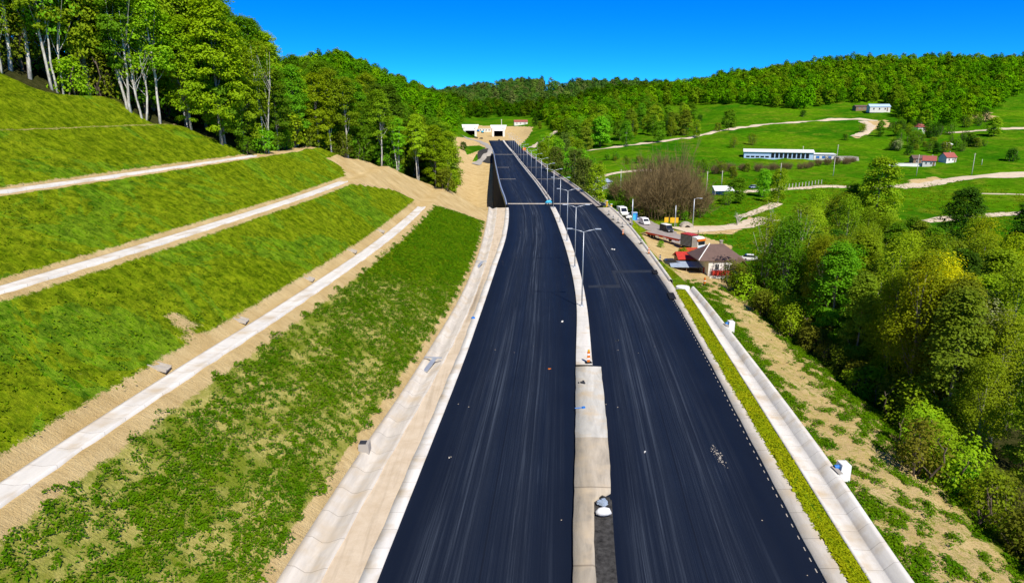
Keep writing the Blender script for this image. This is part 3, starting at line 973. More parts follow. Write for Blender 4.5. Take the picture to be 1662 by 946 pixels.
def crown_points(H, base, rad, nclump, nleaf, rc, prof, lean=(0, 0), flat=0.45, r=rng, hollow=0.35):
    cs = []
    for _ in range(nclump):
        t = r.uniform(0, 1) ** 0.85
        R_ = rad * prof(t)
        q = math.sqrt(r.uniform(hollow, 1.0))
        a = r.uniform(0, 2 * math.pi)
        bump = 0.78 + 0.3 * math.sin(a * 3 + H) * math.sin(t * 5 + H * 2)
        cs.append((math.cos(a) * R_ * q * bump + lean[0] * t, math.sin(a) * R_ * q * bump + lean[1] * t, base + (H - base) * t))
    cs = np.array(cs)
    out, dirs = [], []
    mid_z = base + (H - base) * 0.42
    for c in cs:
        k = int(nleaf * r.uniform(0.5, 1.4))
        s = rc * r.uniform(0.65, 1.35)
        u = r.normal(0, 1, (k, 3))
        u /= np.linalg.norm(u, axis=1, keepdims=True)
        u *= r.uniform(0.25, 1, (k, 1)) ** 0.6
        rad_out = np.array([c[0], c[1], 0])
        nrm = np.linalg.norm(rad_out) + 1e-6
        pts = c + u * np.array([s, s, s * flat])
        pts[:, 2] -= 0.18 * ((pts[:, 0] - c[0]) * c[0] + (pts[:, 1] - c[1]) * c[1]) / nrm   # sprays droop outwards
        out.append(pts)
        w = np.array([c[0] / rad, c[1] / rad, (c[2] - mid_z) / (H - base) * 1.6])
        dirs.append(u * 0.55 + w * 0.75)
    crown_points.dirs = np.concatenate(dirs)
    return cs, np.concatenate(out)


def trunk_mb(H, r0, wob_=0.5, seed=0, limbs=(), top=0.92, n=6):
    rr = random.Random(seed)
    b = MB()
    pts, rad = [], []
    ox = oy = 0
    for i in range(8):
        t = i / 7
        pts.append((ox, oy, -0.8 + (H * top + 0.8) * t))
        rad.append(max(0.03, r0 * (1.25 if i == 0 else 1) * (1 - t) ** 0.8 + 0.03))
        ox += rr.uniform(-1, 1) * wob_ * 0.4
        oy += rr.uniform(-1, 1) * wob_ * 0.4
    b.tube(pts, rad, n)
    for L in limbs:
        hz = L[2] * rr.uniform(0.55, 0.8)
        k = max(0, min(6, int(hz / (H * top) * 7)))
        p0 = Vector(pts[k]).lerp(Vector(pts[k + 1]), rr.random())
        p2 = Vector(L)
        if p2.z < p0.z + 0.3: p2.z = p0.z + 0.6
        pm = p0.lerp(p2, 0.5) + Vector((0, 0, -0.08 * (p2 - p0).length))
        b.tube([p0, pm, p2], [max(0.03, rad[k] * 0.38), max(0.022, rad[k] * 0.22), 0.015], 4, cap=False)
    return b


dome = lambda t: max(0.12, math.sin(math.pi * min(1, 0.16 + t * 0.80)) ** 0.75)
tall = lambda t: max(0.1, (math.sin(math.pi * min(1, 0.10 + t * 0.86))) ** 0.6)
egg = lambda t: max(0.1, math.sin(math.pi * min(1, 0.24 + 0.66 * t)) ** 0.7)

PROTO = {}


def make_tree(key, name, H, base, rad, nclump, nleaf, leaf, rc, prof=dome, bark='bark', color=(0.06, 0.13, 0.006), seed=1,
              r0=None, lean=(0, 0), flat=0.45, up=0.5, cat="tree", stems=1, nlimb=14, hollow=0.35, crown="crown"):
    r = np.random.default_rng(seed)
    t = thing(name, key, cat, (0, 0, 0))
    cs, P = crown_points(H, base, rad, nclump, nleaf, rc, prof, lean, flat, r, hollow)
    b = MB()
    pick = [tuple(cs[i]) for i in r.choice(len(cs), min(nlimb, len(cs)), replace=False)]
    if stems == 1:
        b = trunk_mb(H, r0 or H * 0.011, 0.5, seed, pick)
    else:
        for k in range(stems):
            q = trunk_mb(H * r.uniform(0.8, 1.0), (r0 or H * 0.009), 0.55, seed + k, pick[k::stems], n=5)
            a = 2 * math.pi * k / stems + r.uniform(-.4, .4)
            sl = r.uniform(0.03, 0.10)
            b.add([(v[0] + math.cos(a) * (0.25 + max(0, v[2]) * sl), v[1] + math.sin(a) * (0.25 + max(0, v[2]) * sl), v[2]) for v in q.v], q.f)
    b.build("trunk", M[bark], t, True)
    V, F = leaf_quads(P, leaf, up, r, D=crown_points.dirs)
    c = link(crown, np_mesh(crown, V, F), M['leaf'], t)
    c.color = (*color, 1)
    t['_used'] = 0
    PROTO[key] = t
    return t


# near kinds
make_tree('beech_a', "beech_tree", 20, 3.2, 4.3, 160, 110, 0.29, 1.35, dome, 'bark_grey', seed=1)
make_tree('beech_b', "beech_tree", 22, 5.0, 4.0, 150, 110, 0.29, 1.40, tall, 'bark_grey', seed=2)
make_tree('beech_c', "beech_tree", 18, 1.8, 3.9, 150, 108, 0.28, 1.25, egg, 'bark_grey', seed=3)
make_tree('edge_a', "beech_tree", 19, 7.0, 3.4, 95, 95, 0.28, 1.30, dome, 'bark_pale', seed=4, r0=0.17)
make_tree('edge_b', "beech_tree", 17, 6.0, 3.0, 80, 90, 0.27, 1.20, tall, 'bark_pale', seed=5, r0=0.19, stems=2)
make_tree('birch', "birch_tree", 17, 6.0, 2.8, 60, 30, 0.28, 1.15, tall, 'bark_pale', seed=6, r0=0.10, stems=2, nlimb=24, flat=0.6)
make_tree('bare', "birch_tree", 14, 5.0, 2.6, 44, 22, 0.24, 1.0, egg, 'bark_pale', seed=7, r0=0.10, stems=2, nlimb=26, flat=0.7)
make_tree('ash', "ash_tree", 20, 2.5, 3.6, 165, 80, 0.21, 1.45, tall, 'bark_grey', seed=8, flat=0.75, up=0.25, nlimb=22)
make_tree('ash_b', "ash_tree", 17, 2.0, 3.7, 160, 80, 0.21, 1.45, egg, 'bark_grey', seed=9, flat=0.7, up=0.25, stems=2, nlimb=22)
make_tree('willow', "willow_tree", 11, 0.8, 3.2, 95, 44, 0.34, 1.15, egg, 'bark_grey', seed=10, flat=0.8, up=0.2)
make_tree('round', "round_tree", 12, 1.4, 4.6, 110, 48, 0.46, 1.45, egg, 'bark', seed=12)
make_tree('round_b', "round_tree", 13, 1.0, 4.2, 105, 48, 0.46, 1.4, dome, 'bark', seed=13)
make_tree('bush', "bush", 2.6, 0.2, 1.5, 42, 40, 0.17, 0.5, egg, 'bark', seed=14, cat="bush", r0=0.05, nlimb=8, flat=0.8, up=0.3, stems=3, crown="foliage")
make_tree('bush_b', "bush", 3.2, 0.2, 1.6, 40, 36, 0.15, 0.55, tall, 'bark', seed=15, cat="bush", r0=0.05, nlimb=12, flat=1.2, up=0.1, stems=4, crown="foliage")


def place(key, x, y, sc, label, group=None, color=None, rz=None, z=None, sink=0.15):
    src = PROTO[key]
    z = gz(x, y) - sink if z is None else z
    rz = random.uniform(0, 6.28) if rz is None else rz
    if not src['_used']:
        src['_used'] = 1
        src.location, src.rotation_euler, src.scale = (x, y, z), (0, 0, rz), ((sc,) * 3 if not hasattr(sc, '__len__') else sc)
        tag(src, label, None, group)
        if color is not None:
            for c in src.children:
                if c.name.startswith(('crown', 'foliage')): c.color = (*color, 1)
        return src
    return dup(src, (x, y, z), rz, sc, label, group, (*color, 1) if color is not None else None)


def vary(c, v=0.2):
    k = random.uniform(1 - v, 1 + v)
    return tuple(max(0.001, x * k * random.uniform(0.93, 1.07)) for x in c)


GREEN = (0.1040, 0.2145, 0.0052)
LIME = (0.1950, 0.2795, 0.0065)
YELLOW = (0.205, 0.275, 0.004)
OLIVE = (0.1495, 0.1885, 0.0091)
DARK = (0.0418, 0.1012, 0.0044)
SAGE = (0.2970, 0.3190, 0.1320)
FRESH = (0.1560, 0.3185, 0.0078)


def vis(x, y, z0, H, pad=30):
    """does a tree of height H at x, y show inside the frame?"""
    if y < 5: return False
    px, py = proj(np.array(x), np.array(y), np.array(z0 + H * 0.5))
    return -pad < px < 1662 + pad and -140 < py < 946 + 160


# --- forest along the top of the cut slope
pts = []
for _ in range(9000):
    Y = random.uniform(74, 238)
    dc = float(dcf(Y))
    d = dc + random.uniform(0.8, 34) if Y < 190 else random.uniform(4, 70)
    x = float(Lout(Y)) - d
    if Y >= 190:
        px, py = proj(np.array(x), np.array(Y), np.array(gz(x, Y)))
        if px > 722: continue
    depth = d - dc if Y < 190 else d * 0.5
    # distance to the crest measured in both directions
    for dy in (4, 8, 12, 18):
        if Y - dy > 60 and d <= float(dcf(Y - dy)) + 0.5: depth = min(depth, dy)
    if Y < 190 and depth < 0.8: continue
    if Y < 190 and Y > 150 and float(proj(np.array(x), np.array(Y), np.array(gz(x, Y)))[0]) > 728: continue
    sp_ = 3.9 if depth < 7 else 5.0
    if any((x - a) ** 2 + (Y - c) ** 2 < sp_ ** 2 for a, c, _ in pts): continue
    z = gz(x, Y)
    if not vis(x, Y, z, 20): continue
    pts.append((x, Y, depth))
def fit_top(x, y, H, s):
    """shorten trees that stand where the forest is lower and younger"""
    z0 = gz(x, y)
    while s > 0.42:
        px, py = proj(np.array(x), np.array(y), np.array(z0 + H * s))
        lim = float(np.interp(px, [300, 340, 400, 430, 470, 520, 560, 620, 690, 750], [-400, -60, 16, 52, 84, 98, 108, 132, 168, 215]))
        if py >= lim + 12 * math.sin(x * 1.7 + y): break
        s *= 0.95
    return s


front = [p_ for p_ in pts if p_[2] < 6]
back = sorted([p_ for p_ in pts if p_[2] >= 6], key=lambda p_: p_[2] + (0 if p_[1] < 140 else 5))[:100]
G_L = "trees of the forest above the cut slope"
for x, y, dp in front:
    s = random.uniform(0.8, 1.05) * (0.92 if y > 150 else 1.0)
    k = random.random()
    s = fit_top(x, y, 19, s)
    if k < 0.30:
        place('edge_a', x, y, s, "pale-trunked beech at the edge of the forest left of the road", G_L, vary(LIME))
    elif k < 0.5:
        place('edge_b', x, y, s, "twin-stemmed pale beech at the edge of the forest left of the road", G_L, vary(FRESH))
    elif k < 0.62:
        place('birch', x, y, s * 1.0, "thin white-stemmed birch at the edge of the left forest", G_L, vary(LIME))
    else:
        place('beech_c', x, y, s * 0.95, "low-branched leafy beech at the edge of the forest left of the road", G_L, vary(random.choice((GREEN, LIME, YELLOW))))
for x, y, dp in back:
    k = random.choice(('beech_a', 'beech_b', 'beech_a'))
    place(k, x, y, fit_top(x, y, 21, random.uniform(0.95, 1.25)), ("full-crowned beech inside the forest left of the road" if k == 'beech_a' else "tall narrow beech inside the forest left of the road"), G_L,
          vary(random.choice((GREEN, GREEN, LIME, (0.08, 0.14, .005)))))
for x, y, dp in random.sample([q for q in pts if q[2] > 2.5 and q[1] < 175], 46):
    place(random.choice(('bush', 'bush_b')), x + 1.8, y + 1.2, random.uniform(1.5, 2.6), "shrub in the undergrowth of the forest left of the road", "undergrowth of the left forest", vary(random.choice((GREEN, LIME, OLIVE))))
# marked single trees of that edge
def at_crest(px, py):
    return at(px, py)
for (px, py, key, s, lab, col) in (
        (234, 192, 'bare', 1.25, "tall white bare-limbed birch standing out in front of the left forest", LIME),
        (309, 208, 'bare', 1.10, "forked white birch with few leaves right of the tall bare one", LIME),
        (98, 150, 'birch', 1.25, "white triple-stemmed birch at the crest near the left frame edge", FRESH),
        (48, 126, 'edge_a', 1.35, "beech with tall bare pale trunk second from the left frame edge", LIME),
        (16, 112, 'edge_a', 1.3, "beech with tall bare pale trunk closest to the left frame edge", FRESH),
        (210, 178, 'edge_b', 1.0, "slim pale-stemmed beech just left of the tall bare birch", GREEN),
        (579, 248, 'birch', 1.05, "white-stemmed birch at the forest edge above the bare sand", LIME),
        (626, 257, 'edge_a', 0.95, "straight white-trunked beech above the bare sand slope", FRESH),
        (676, 281, 'bare', 0.95, "leaning white birch at the low end of the forest edge", LIME),
        (360, 232, 'beech_c', 1.15, "broad yellow-green beech overhanging the end of the top bench", YELLOW)):
    p = at(px, py + 2)
    place(key, p.x, p.y, s, lab, None, col)
for (px, py, s, lab, col) in ((430, 250, 1.5, "bright green bush at the end of the top bench channel", FRESH),
                              (398, 250, 1.1, "small dark bush beside the end of the top bench channel", GREEN),
                              (462, 243, 1.3, "rounded bush under the forest edge, behind the bright green one", FRESH),
                              (722, 308, 2.0, "brownish green bush at the right end of the forest edge", OLIVE),
                              (742, 300, 2.3, "tallest brownish bush where the forest meets the bare valley", OLIVE)):
    p = at(px, py)
    place('bush', p.x, p.y, s, lab, None, col)

# --- wood at the right, from the wall's bank to the valley road
pts = []
for _ in range(9000):
    Y = random.uniform(40, 196)
    x = random.uniform(42.6, 44.5 + 26 + Y * 0.42)
    if Y > 112 and x < 51: continue
    if Y > 128 and x < 50 + (Y - 128) * 0.75: continue
    dep = x - 44.5
    sp_ = 4.0 if dep < 8 else 5.2
    if any((x - a) ** 2 + (Y - c) ** 2 < sp_ ** 2 for a, c in pts): continue
    if not vis(x, Y, gz(x, Y), 16, 60): continue
    px, py = proj(np.array(x), np.array(Y), np.array(gz(x, Y)))
    if inpoly(px, py, [(1060, 340), (1190, 340), (1260, 345), (1262, 380), (1225, 430), (1190, 470), (1060, 480)]): continue
    if Y > 120 and px > 1560 and py < 385: continue
    pts.append((x, Y))
G_R = "trees of the wood right of the road"
random.shuffle(pts)
pts.sort(key=lambda q: q[0] * 0.6 - q[1] * 0.1)
for x, y in pts[:82]:
    edge = x < 51
    k = random.random()
    s = random.uniform(0.78, 1.05)
    if y < 62: s *= 0.8
    if k < 0.34:
        place('ash', x, y, s * 0.92, "slender fine-leaved ash in the wood right of the road", G_R, vary(random.choice((LIME, (0.21, 0.25, .004), (0.17, 0.215, .005)))))
    elif k < 0.62:
        place('ash_b', x, y, s, "twin-stemmed fine-leaved ash in the wood right of the road", G_R, vary(random.choice(((0.17, 0.215, .005), GREEN, LIME))))
    elif k < 0.84:
        place('beech_c', x, y, s * 0.9, "dense leafy beech in the wood right of the road", G_R, vary(random.choice((GREEN, LIME, DARK))))
    else:
        place('beech_a', x, y, s * 0.82, "broad-crowned beech in the wood right of the road", G_R, vary(random.choice((GREEN, OLIVE))))
for (px, Y, key, s, lab, col) in (
        (1238, 128, 'bare', 1.35, "white bare-limbed birch at the left edge of the right wood, beside the house", LIME),
        (1288, 108, 'birch', 1.1, "thin pale-stemmed birch leaning over the sandy bank", OLIVE),
        (1520, 74, 'ash_b', 1.05, "yellow-leaved tree at the front of the right wood", (0.40, 0.36, 0.004)),
        (1560, 70, 'ash', 0.85, "smaller yellow-green tree beside the yellow one", (0.29, 0.29, 0.005)),
        (1612, 66, 'ash_b', 0.92, "silvery white-blossomed tree near the right frame edge", SAGE),
        (1405, 142, 'beech_b', 1.18, "tallest bright tree rising above the right wood", LIME),
        (1370, 150, 'beech_c', 1.1, "dark round tree left of the tallest bright tree", GREEN),
        (1545, 140, 'beech_c', 1.15, "dark broad tree rising at the back of the right wood", DARK),
        (1655, 120, 'beech_a', 1.05, "big dark beech cut by the right frame edge", DARK),
        (1420, 82, 'bare', 1.0, "leafless grey birch inside the front of the right wood", OLIVE)):
    p = at(px, 470, Y=Y)
    place(key, p.x, p.y, s, lab, None, col)
# bushes along the foot of the sandy bank
n = 0
G_B = "bushes along the foot of the sandy bank"
for i in range(46):
    Y = 38 + i * 1.9 + random.uniform(-1, 1)
    x = 39.6 + random.uniform(-1.6, 2.2) + 1.4 * math.sin(Y * 0.11) - (1.2 if Y < 60 else 0)
    if Y > 125: x += 5
    key = random.choice(('bush', 'bush_b', 'bush_b'))
    place(key, x, Y, random.uniform(0.9, 1.75), "olive bush in the row between sandy bank and right wood" if key == 'bush' else "tall twiggy bush in the row between sandy bank and right wood", G_B,
          vary(random.choice((OLIVE, LIME, (0.12, 0.13, .008)))))
for (px, py, s, lab, col) in ((1490, 772, 1.5, "yellow-brown twiggy bush sticking out from the right wood", (0.12, 0.11, 0.01)),
                              (1562, 812, 1.2, "fresh green bush low on the bank near the right frame edge", FRESH),
                              (1320, 575, 1.4, "yellowish bush at the bend of the sandy bank", (0.13, 0.135, 0.01)),
                              (1385, 640, 1.2, "small tree-like bush with upright twigs on the bank", LIME),
                              (1240, 500, 1.4, "dark green bush beside the house, at the far end of the bank", GREEN),
                              (1215, 470, 1.7, "dark bush directly behind the blue-topped post", GREEN),
                              (1108, 420, 1.0, "rounded olive bush beside the red container", OLIVE),
                              (1072, 402, 0.7, "small bush on the sand beside the right barrier", FRESH)):
    p = at(px, py)
    place('bush' if s < 1.45 else 'bush_b', p.x, p.y, s, lab, None, col)

# --- willows between bridge and meadow
G_W = "pale trees beside the bridge"
for i, (px, py) in enumerate(((880, 262), (893, 270), (905, 262), (915, 283), (928, 272), (932, 300), (944, 290), (915, 255), (938, 262), (955, 300), (901, 286), (890, 250), (968, 322), (925, 252), (880, 245), (948, 315))):
    p = at(px, py + 12)
    place('willow', p.x, p.y, random.uniform(1.0, 1.6), "pale green willow in the row beside the far end of the bridge", G_W, vary(random.choice((LIME, FRESH, (0.11, 0.15, .02)))))

# --- mixed clump left of the meadow track
G_C = "trees of the clump above the meadow track"
n = 0
for _ in range(4000):
    px, py = random.uniform(915, 1130), random.uniform(176, 246)
    if py > 247 - (px - 940) * 0.115: continue
    if px > 1060 and py < 188: continue
    p = at(px, py)
    if p.y > 900: continue
    if any((p.x - q[0]) ** 2 + (p.y - q[1]) ** 2 < 8.5 ** 2 for q in pts): continue
    pts.append((p.x, p.y))
    k = random.choice(('round', 'round_b', 'willow'))
    place(k, p.x, p.y, random.uniform(1.15, 1.7), {'round': "broad tree in the clump above the meadow track", 'round_b': "domed tree in the clump above the meadow track",
          'willow': "pale loose tree in the clump above the meadow track"}[k], G_C, vary(random.choice((GREEN, GREEN, LIME, FRESH, OLIVE))))
    n += 1
    if n >= 52: break

# --- single trees of the meadow and the farm
for (px, py, key, s, lab, col) in (
        (1182, 212, 'round', 1.3, "lone round tree standing on the meadow track", GREEN),
        (1165, 213, 'bush', 2.4, "low bush at the left foot of the lone round tree", OLIVE),
        (1612, 222, 'round', 1.05, "lone round tree beside the pale track at the right frame edge", LIME),
        (1428, 222, 'round_b', 0.85, "dark round tree at the bend of the meadow track", GREEN),
        (1372, 228, 'bush', 1.8, "small round bush on the meadow above the barn", GREEN),
        (1400, 215, 'bush_b', 2.0, "pair of bushes beside the short track spur", OLIVE),
        (946, 249, 'round', 0.55, "small dark tree at the left start of the meadow track", DARK),
        (1195, 330, 'round', 0.8, "round green tree beside the white shelter", GREEN),
        (1180, 333, 'bush_b', 1.7, "lower bush at the left of the round green tree by the shelter", FRESH),
        (1238, 320, 'willow', 1.0, "pale fresh-leaved tree right of the grey car", FRESH),
        (1262, 330, 'willow', 1.15, "second pale tree, behind the bare birch of the right wood", LIME),
        (1641, 262, 'bush', 2.6, "dark round bush alone on the meadow at the right", DARK),
        (1475, 252, 'bush', 2.0, "dark bush left of the brown farm shed", DARK),
        (1455, 245, 'bush_b', 2.2, "silvery bush above the white farm wall", SAGE),
        (1520, 250, 'round', 0.55, "dark tree behind the two small farm houses", DARK),
        (1552, 243, 'bush', 2.4, "dark bush right of the small farm houses", GREEN),
        (1575, 235, 'round', 0.6, "rounded tree on the slope right of the farm houses", GREEN),
        (1480, 215, 'round_b', 0.7, "green tree left of the house below the wood", GREEN),
        (1505, 220, 'round_b', 0.8, "green tree right of the house below the wood", GREEN),
        (1456, 221, 'round', 0.7, "tree at the lower corner of the right wood", LIME),
        (1303, 190, 'bush', 2.2, "small dark tree on the upper meadow", DARK),
        (1136, 197, 'bush', 2.2, "dark bush on the upper meadow beside the clump", DARK),
        (1190, 240, 'bush_b', 2.2, "thin pale bush above the long barn", OLIVE),
        (1220, 236, 'bush_b', 2.4, "second thin bush above the long barn", OLIVE),
        (868, 205, 'round', 0.9, "dark upright tree beside the tunnel mouth", DARK),
        (876, 210, 'round_b', 0.7, "smaller tree right of the tunnel mouth", OLIVE),
        (752, 244, 'bush', 2.2, "dark bush on the green island between the dirt tracks", DARK)):
    p = at(px, py)
    place(key, p.x, p.y, s, lab, None, col)

# hedges and scrub about the farm and below the barn
def scrub(poly, n, label, group, cols, s0, s1, seed):
    rr = random.Random(seed)
    xs, ys = [q[0] for q in poly], [q[1] for q in poly]
    k = 0
    for _ in range(n * 30):
        px, py = rr.uniform(min(xs), max(xs)), rr.uniform(min(ys), max(ys))
        if not inpoly(np.array(px), np.array(py), poly): continue
        p = at(px, py)
        place(rr.choice(('bush', 'bush_b')), p.x, p.y, rr.uniform(s0, s1), label, group, vary(rr.choice(cols)))
        k += 1
        if k >= n: break
scrub([(1440, 232), (1470, 224), (1560, 230), (1600, 238), (1590, 246), (1540, 250), (1448, 248)], 26, "dark scrub bush around the farmhouses on the right meadow", "scrub around the farmhouses", (DARK, GREEN, OLIVE), 1.3, 2.6, 3)
scrub([(1440, 208), (1520, 214), (1560, 205), (1600, 196), (1606, 200), (1530, 226), (1445, 222)], 20, "bush along the lower edge of the right wood", "bushes under the right wood", (GREEN, LIME, DARK), 1.6, 3.2, 4)
scrub([(1120, 268), (1200, 268), (1230, 292), (1180, 292), (1130, 288)], 16, "thin bush on the meadow behind the brown thicket", "thin bushes behind the brown thicket", (OLIVE, GREEN, FRESH), 0.9, 2.0, 5)
scrub([(940, 262), (1000, 256), (1060, 262), (1040, 272), (960, 276)], 12, "low bush on the meadow between bridge and thicket", "low bushes between bridge and thicket", (GREEN, OLIVE), 0.8, 1.7, 6)
scrub([(1070, 178), (1130, 196), (1140, 214), (1100, 222), (1060, 228)], 14, "bush along the right edge of the mixed clump", "bushes at the edge of the mixed clump", (GREEN, LIME, DARK), 1.5, 3.0, 7)


# --- brown leafless thicket beside the side road
def twig_mesh(H, W, n, seed):
    r = np.random.default_rng(seed)
    V, F = [], []
    def tri(p, q, w):
        d = q - p
        u = np.cross(d, r.normal(0, 1, 3)); u /= (np.linalg.norm(u) + 1e-9)
        b = len(V)
        V.extend([p - u * w, p + u * w, q + u * w * .4, q - u * w * .4]); F.append((b, b + 1, b + 2, b + 3))
    for _ in range(n):
        a = r.uniform(0, 6.28); rad = W * math.sqrt(r.uniform(0, 1)) * 0.55
        p = np.array([math.cos(a) * rad, math.sin(a) * rad, 0.0])
        hh = H * r.uniform(0.6, 1.0) * (1 - 0.45 * (rad / (W * .6)) ** 2)
        out = np.array([math.cos(a), math.sin(a), 0]) * r.uniform(0.0, 0.5)
        d = np.array([0, 0, 1.0]) + out + r.normal(0, .12, 3)
        m = p + d * hh * 0.5
        tri(p, m, 0.07)
        for _k in range(7):
            q = m + (d * 0.5 + r.normal(0, 0.33, 3)) * hh * r.uniform(0.35, .75)
            s0 = p + (m - p) * r.uniform(0.4, 1.0)
            tri(s0, q, 0.035)
            for _j in range(7):
                e = q + (r.normal(0, 0.5, 3) + np.array([0, 0, .25])) * hh * r.uniform(0.1, 0.24)
                tri(s0 + (q - s0) * r.uniform(0.5, 1), e, 0.026)
    return np.array(V), np.array(F)


M['twig'] = weathered('brown_twigs', (0.195, 0.140, 0.062), 0.9, 0.0, 0, 0.45, 0.4)
TW = []
G_T = "leafless bushes of the brown thicket"
for i, (px, py, s) in enumerate(((1035, 336, 1.0), (1056, 350, 1.1), (1078, 352, 1.3), (1100, 350, 1.25), (1122, 348, 1.0), (1045, 325, 1.2), (1068, 326, 1.25), (1092, 328, 1.2), (1115, 330, 1.0), (1012, 322, .9), (1132, 340, .7))):
    p = at(px, py + 4)
    lab = "brown leafless bush in the thicket between meadow and side road"
    if i < 2:
        t = thing("thicket_bush", lab, "bush", (p.x, p.y, p.z), random.uniform(0, 6), G_T)
        V, F = twig_mesh(9.5, 5.2, 60, 40 + i)
        link("branches", np_mesh("branches", V, F), M['twig'], t)
        cs, P = crown_points(3, 0.2, 3.2, 40, 16, 1.0, egg, r=np.random.default_rng(50 + i))
        V, F = leaf_quads(P, 0.25, 0.3)
        c = link("foliage", np_mesh("foliage", V, F), M['leaf'], t)
        c.color = (*OLIVE, 1)
        t.scale = (s * 1.3, s * 1.3, s * 1.5)
        TW.append(t)
    else:
        dup(TW[i % 2], (p.x, p.y, p.z), random.uniform(0, 6), (s * 1.3 * random.uniform(.85, 1.15), s * 1.3, s * 1.5 * random.uniform(.75, 1.2)), lab, G_T)
for (px, py, s, lab) in ((1012, 338, 2.4, "green bush at the left foot of the brown thicket"), (1030, 345, 2.0, "second green bush at the left foot of the brown thicket"),
                         (1136, 346, 1.9, "green bush at the right foot of the brown thicket"), (995, 322, 2.2, "green bush behind the white truck"), (1110, 358, 1.2, "low bush between the yellow signs and the thicket")):
    p = at(px, py)
    place('bush', p.x, p.y, s, lab, None, vary(GREEN))


# --- woods on the hills: far masses nobody could count
def hill_proto(name, H, rad, seed, prof):
    r = np.random.default_rng(seed)
    cs, P = crown_points(H, H * 0.12, rad, 52, 20, rad * 0.36, prof, (0, 0), 0.7, r, 0.55)
    V, F = leaf_quads(P, 1.0, 0.45, r, 1.05, crown_points.dirs * 2.2)
    return V, F


ball = lambda t: math.sqrt(max(0.06, 1 - ((t - 0.42) / 0.62) ** 2))
HP = [hill_proto('a', 13, 5.4, 60, ball), hill_proto('b', 14, 5.2, 61, ball), hill_proto('c', 11, 5.2, 62, ball), hill_proto('d', 15, 4.8, 63, dome)]
HILL_GROUPS = []


def hill_wood(name, label, urange, spacing, colors, ymin, ymax, maxn, edge_fn, seed=5, sc=(0.75, 1.3)):
    """trees scattered over the wooded part of a hill, one mass"""
    r = np.random.default_rng(seed)
    m = maxn * 14
    Yc = ymin * (ymax / ymin) ** r.uniform(size=m)
    Xc = r.uniform(*urange, m) * Yc
    Zc = ground_z(Xc, Yc)
    pxc, pyc = proj(Xc, Yc, Zc)
    ok = edge_fn(pxc, pyc, Xc, Yc)
    Vs, Fs, Cs = [], [], []
    cell, base, n = {}, 0, 0
    for X, Y, z in zip(Xc[ok], Yc[ok], Zc[ok]):
        s = spacing * (1 + max(0, Y - 700) / 1600)
        key = (int(X // spacing), int(Y // spacing))
        if any((X - q[0]) ** 2 + (Y - q[1]) ** 2 < (s * 0.85) ** 2 for dx in (-2, -1, 0, 1, 2) for dy in (-2, -1, 0, 1, 2) for q in cell.get((key[0] + dx, key[1] + dy), ())): continue
        cell.setdefault(key, []).append((X, Y))
        V, F = HP[r.integers(len(HP))]
        k = r.uniform(*sc) * (s / spacing)
        a = r.uniform(0, 6.28)
        ca, sa = math.cos(a), math.sin(a)
        Vs.append(np.stack([V[:, 0] * ca - V[:, 1] * sa, V[:, 0] * sa + V[:, 1] * ca, V[:, 2] * r.uniform(.85, 1.15)], -1) * k + np.array([X, Y, z - 0.5]))
        c = np.array(colors[r.integers(len(colors))]) * r.uniform(0.75, 1.25)
        Fs.append(F + base)
        Cs.append(np.repeat(np.append(c, 1)[None, :], len(V), 0))
        base += len(V)
        n += 1
        if n >= maxn: break
    me = np_mesh(name, np.concatenate(Vs), np.concatenate(Fs))
    at_ = me.attributes.new("tint", 'FLOAT_COLOR', 'POINT')
    at_.data.foreach_set("color", np.concatenate(Cs).astype(np.float32).ravel())
    o = link(name, me, M['hill_leaf'])
    tag(o, label, "wood", None, 'stuff')
    return o


def hill_leaf():
    t = NT('hill_leaves')
    a = t.new("ShaderNodeAttribute", attribute_name="tint")
    n = t.noise(t.coord('Object'), 0.35, 3, 0.6)
    col = t.mix(1.0, a.outputs["Color"], t.ramp(n, 0.3, 0.7, (0.6, 0.6, 0.6), (1.35, 1.3, 1.1)), 'MULTIPLY')
    t.put(t.b.inputs["Base Color"], col)
    t.b.inputs["Roughness"].default_value = 0.9
    t.b.inputs["Specular IOR Level"].default_value = 0.0
    tr = t.new("ShaderNodeBsdfTranslucent")
    t.l.new(col, tr.inputs[0])
    ms = t.new("ShaderNodeMixShader")
    ms.inputs[0].default_value = 0.22
    t.l.new(t.b.outputs[0], ms.inputs[1]); t.l.new(tr.outputs[0], ms.inputs[2])
    t.l.new(ms.outputs[0], t.n["Material Output"].inputs[0])
    return t.m
M['hill_leaf'] = hill_leaf()

HC = [(0.0966, 0.2792, 0.0028), (0.1207, 0.3019, 0.0028), (0.163, 0.3246, 0.0035), (0.0725, 0.2189, 0.0035), (0.1389, 0.2491, 0.0056)]
HB = [(0.0822, 0.2211, 0.0056), (0.1011, 0.2527, 0.0056), (0.1201, 0.237, 0.0098), (0.0695, 0.1817, 0.007), (0.1327, 0.1975, 0.0211)]


def lower_edge_right(px):      # lower edge of the wood on the right hill, in photograph rows
    return np.interp(px, [880, 940, 1000, 1040, 1075, 1110, 1150, 1200, 1250, 1300, 1330, 1400, 1440, 1470, 1500, 1560, 1600, 1640, 1662, 1800],
                     [176, 182, 190, 184, 176, 172, 170, 168, 174, 178, 174, 166, 166, 200, 214, 200, 186, 160, 148, 140])
hill_wood("wood", "broad green wood covering the right-hand hill up to the skyline", (0.19, 0.90), 9.6, HC, 420, 1250, 1900,
          lambda px, py, X, Y: (px > 1035) & (px < 1760) & (py < lower_edge_right(px)), 5)
far_edge = lambda px: np.interp(px, [640, 720, 745, 830, 868, 890, 960, 1060, 1120], [190, 194, 193, 190, 192, 196, 186, 180, 170])
HF = [(0.075, 0.180, 0.022), (0.100, 0.205, 0.022), (0.125, 0.205, 0.030), (0.065, 0.150, 0.026), (0.140, 0.180, 0.045)]
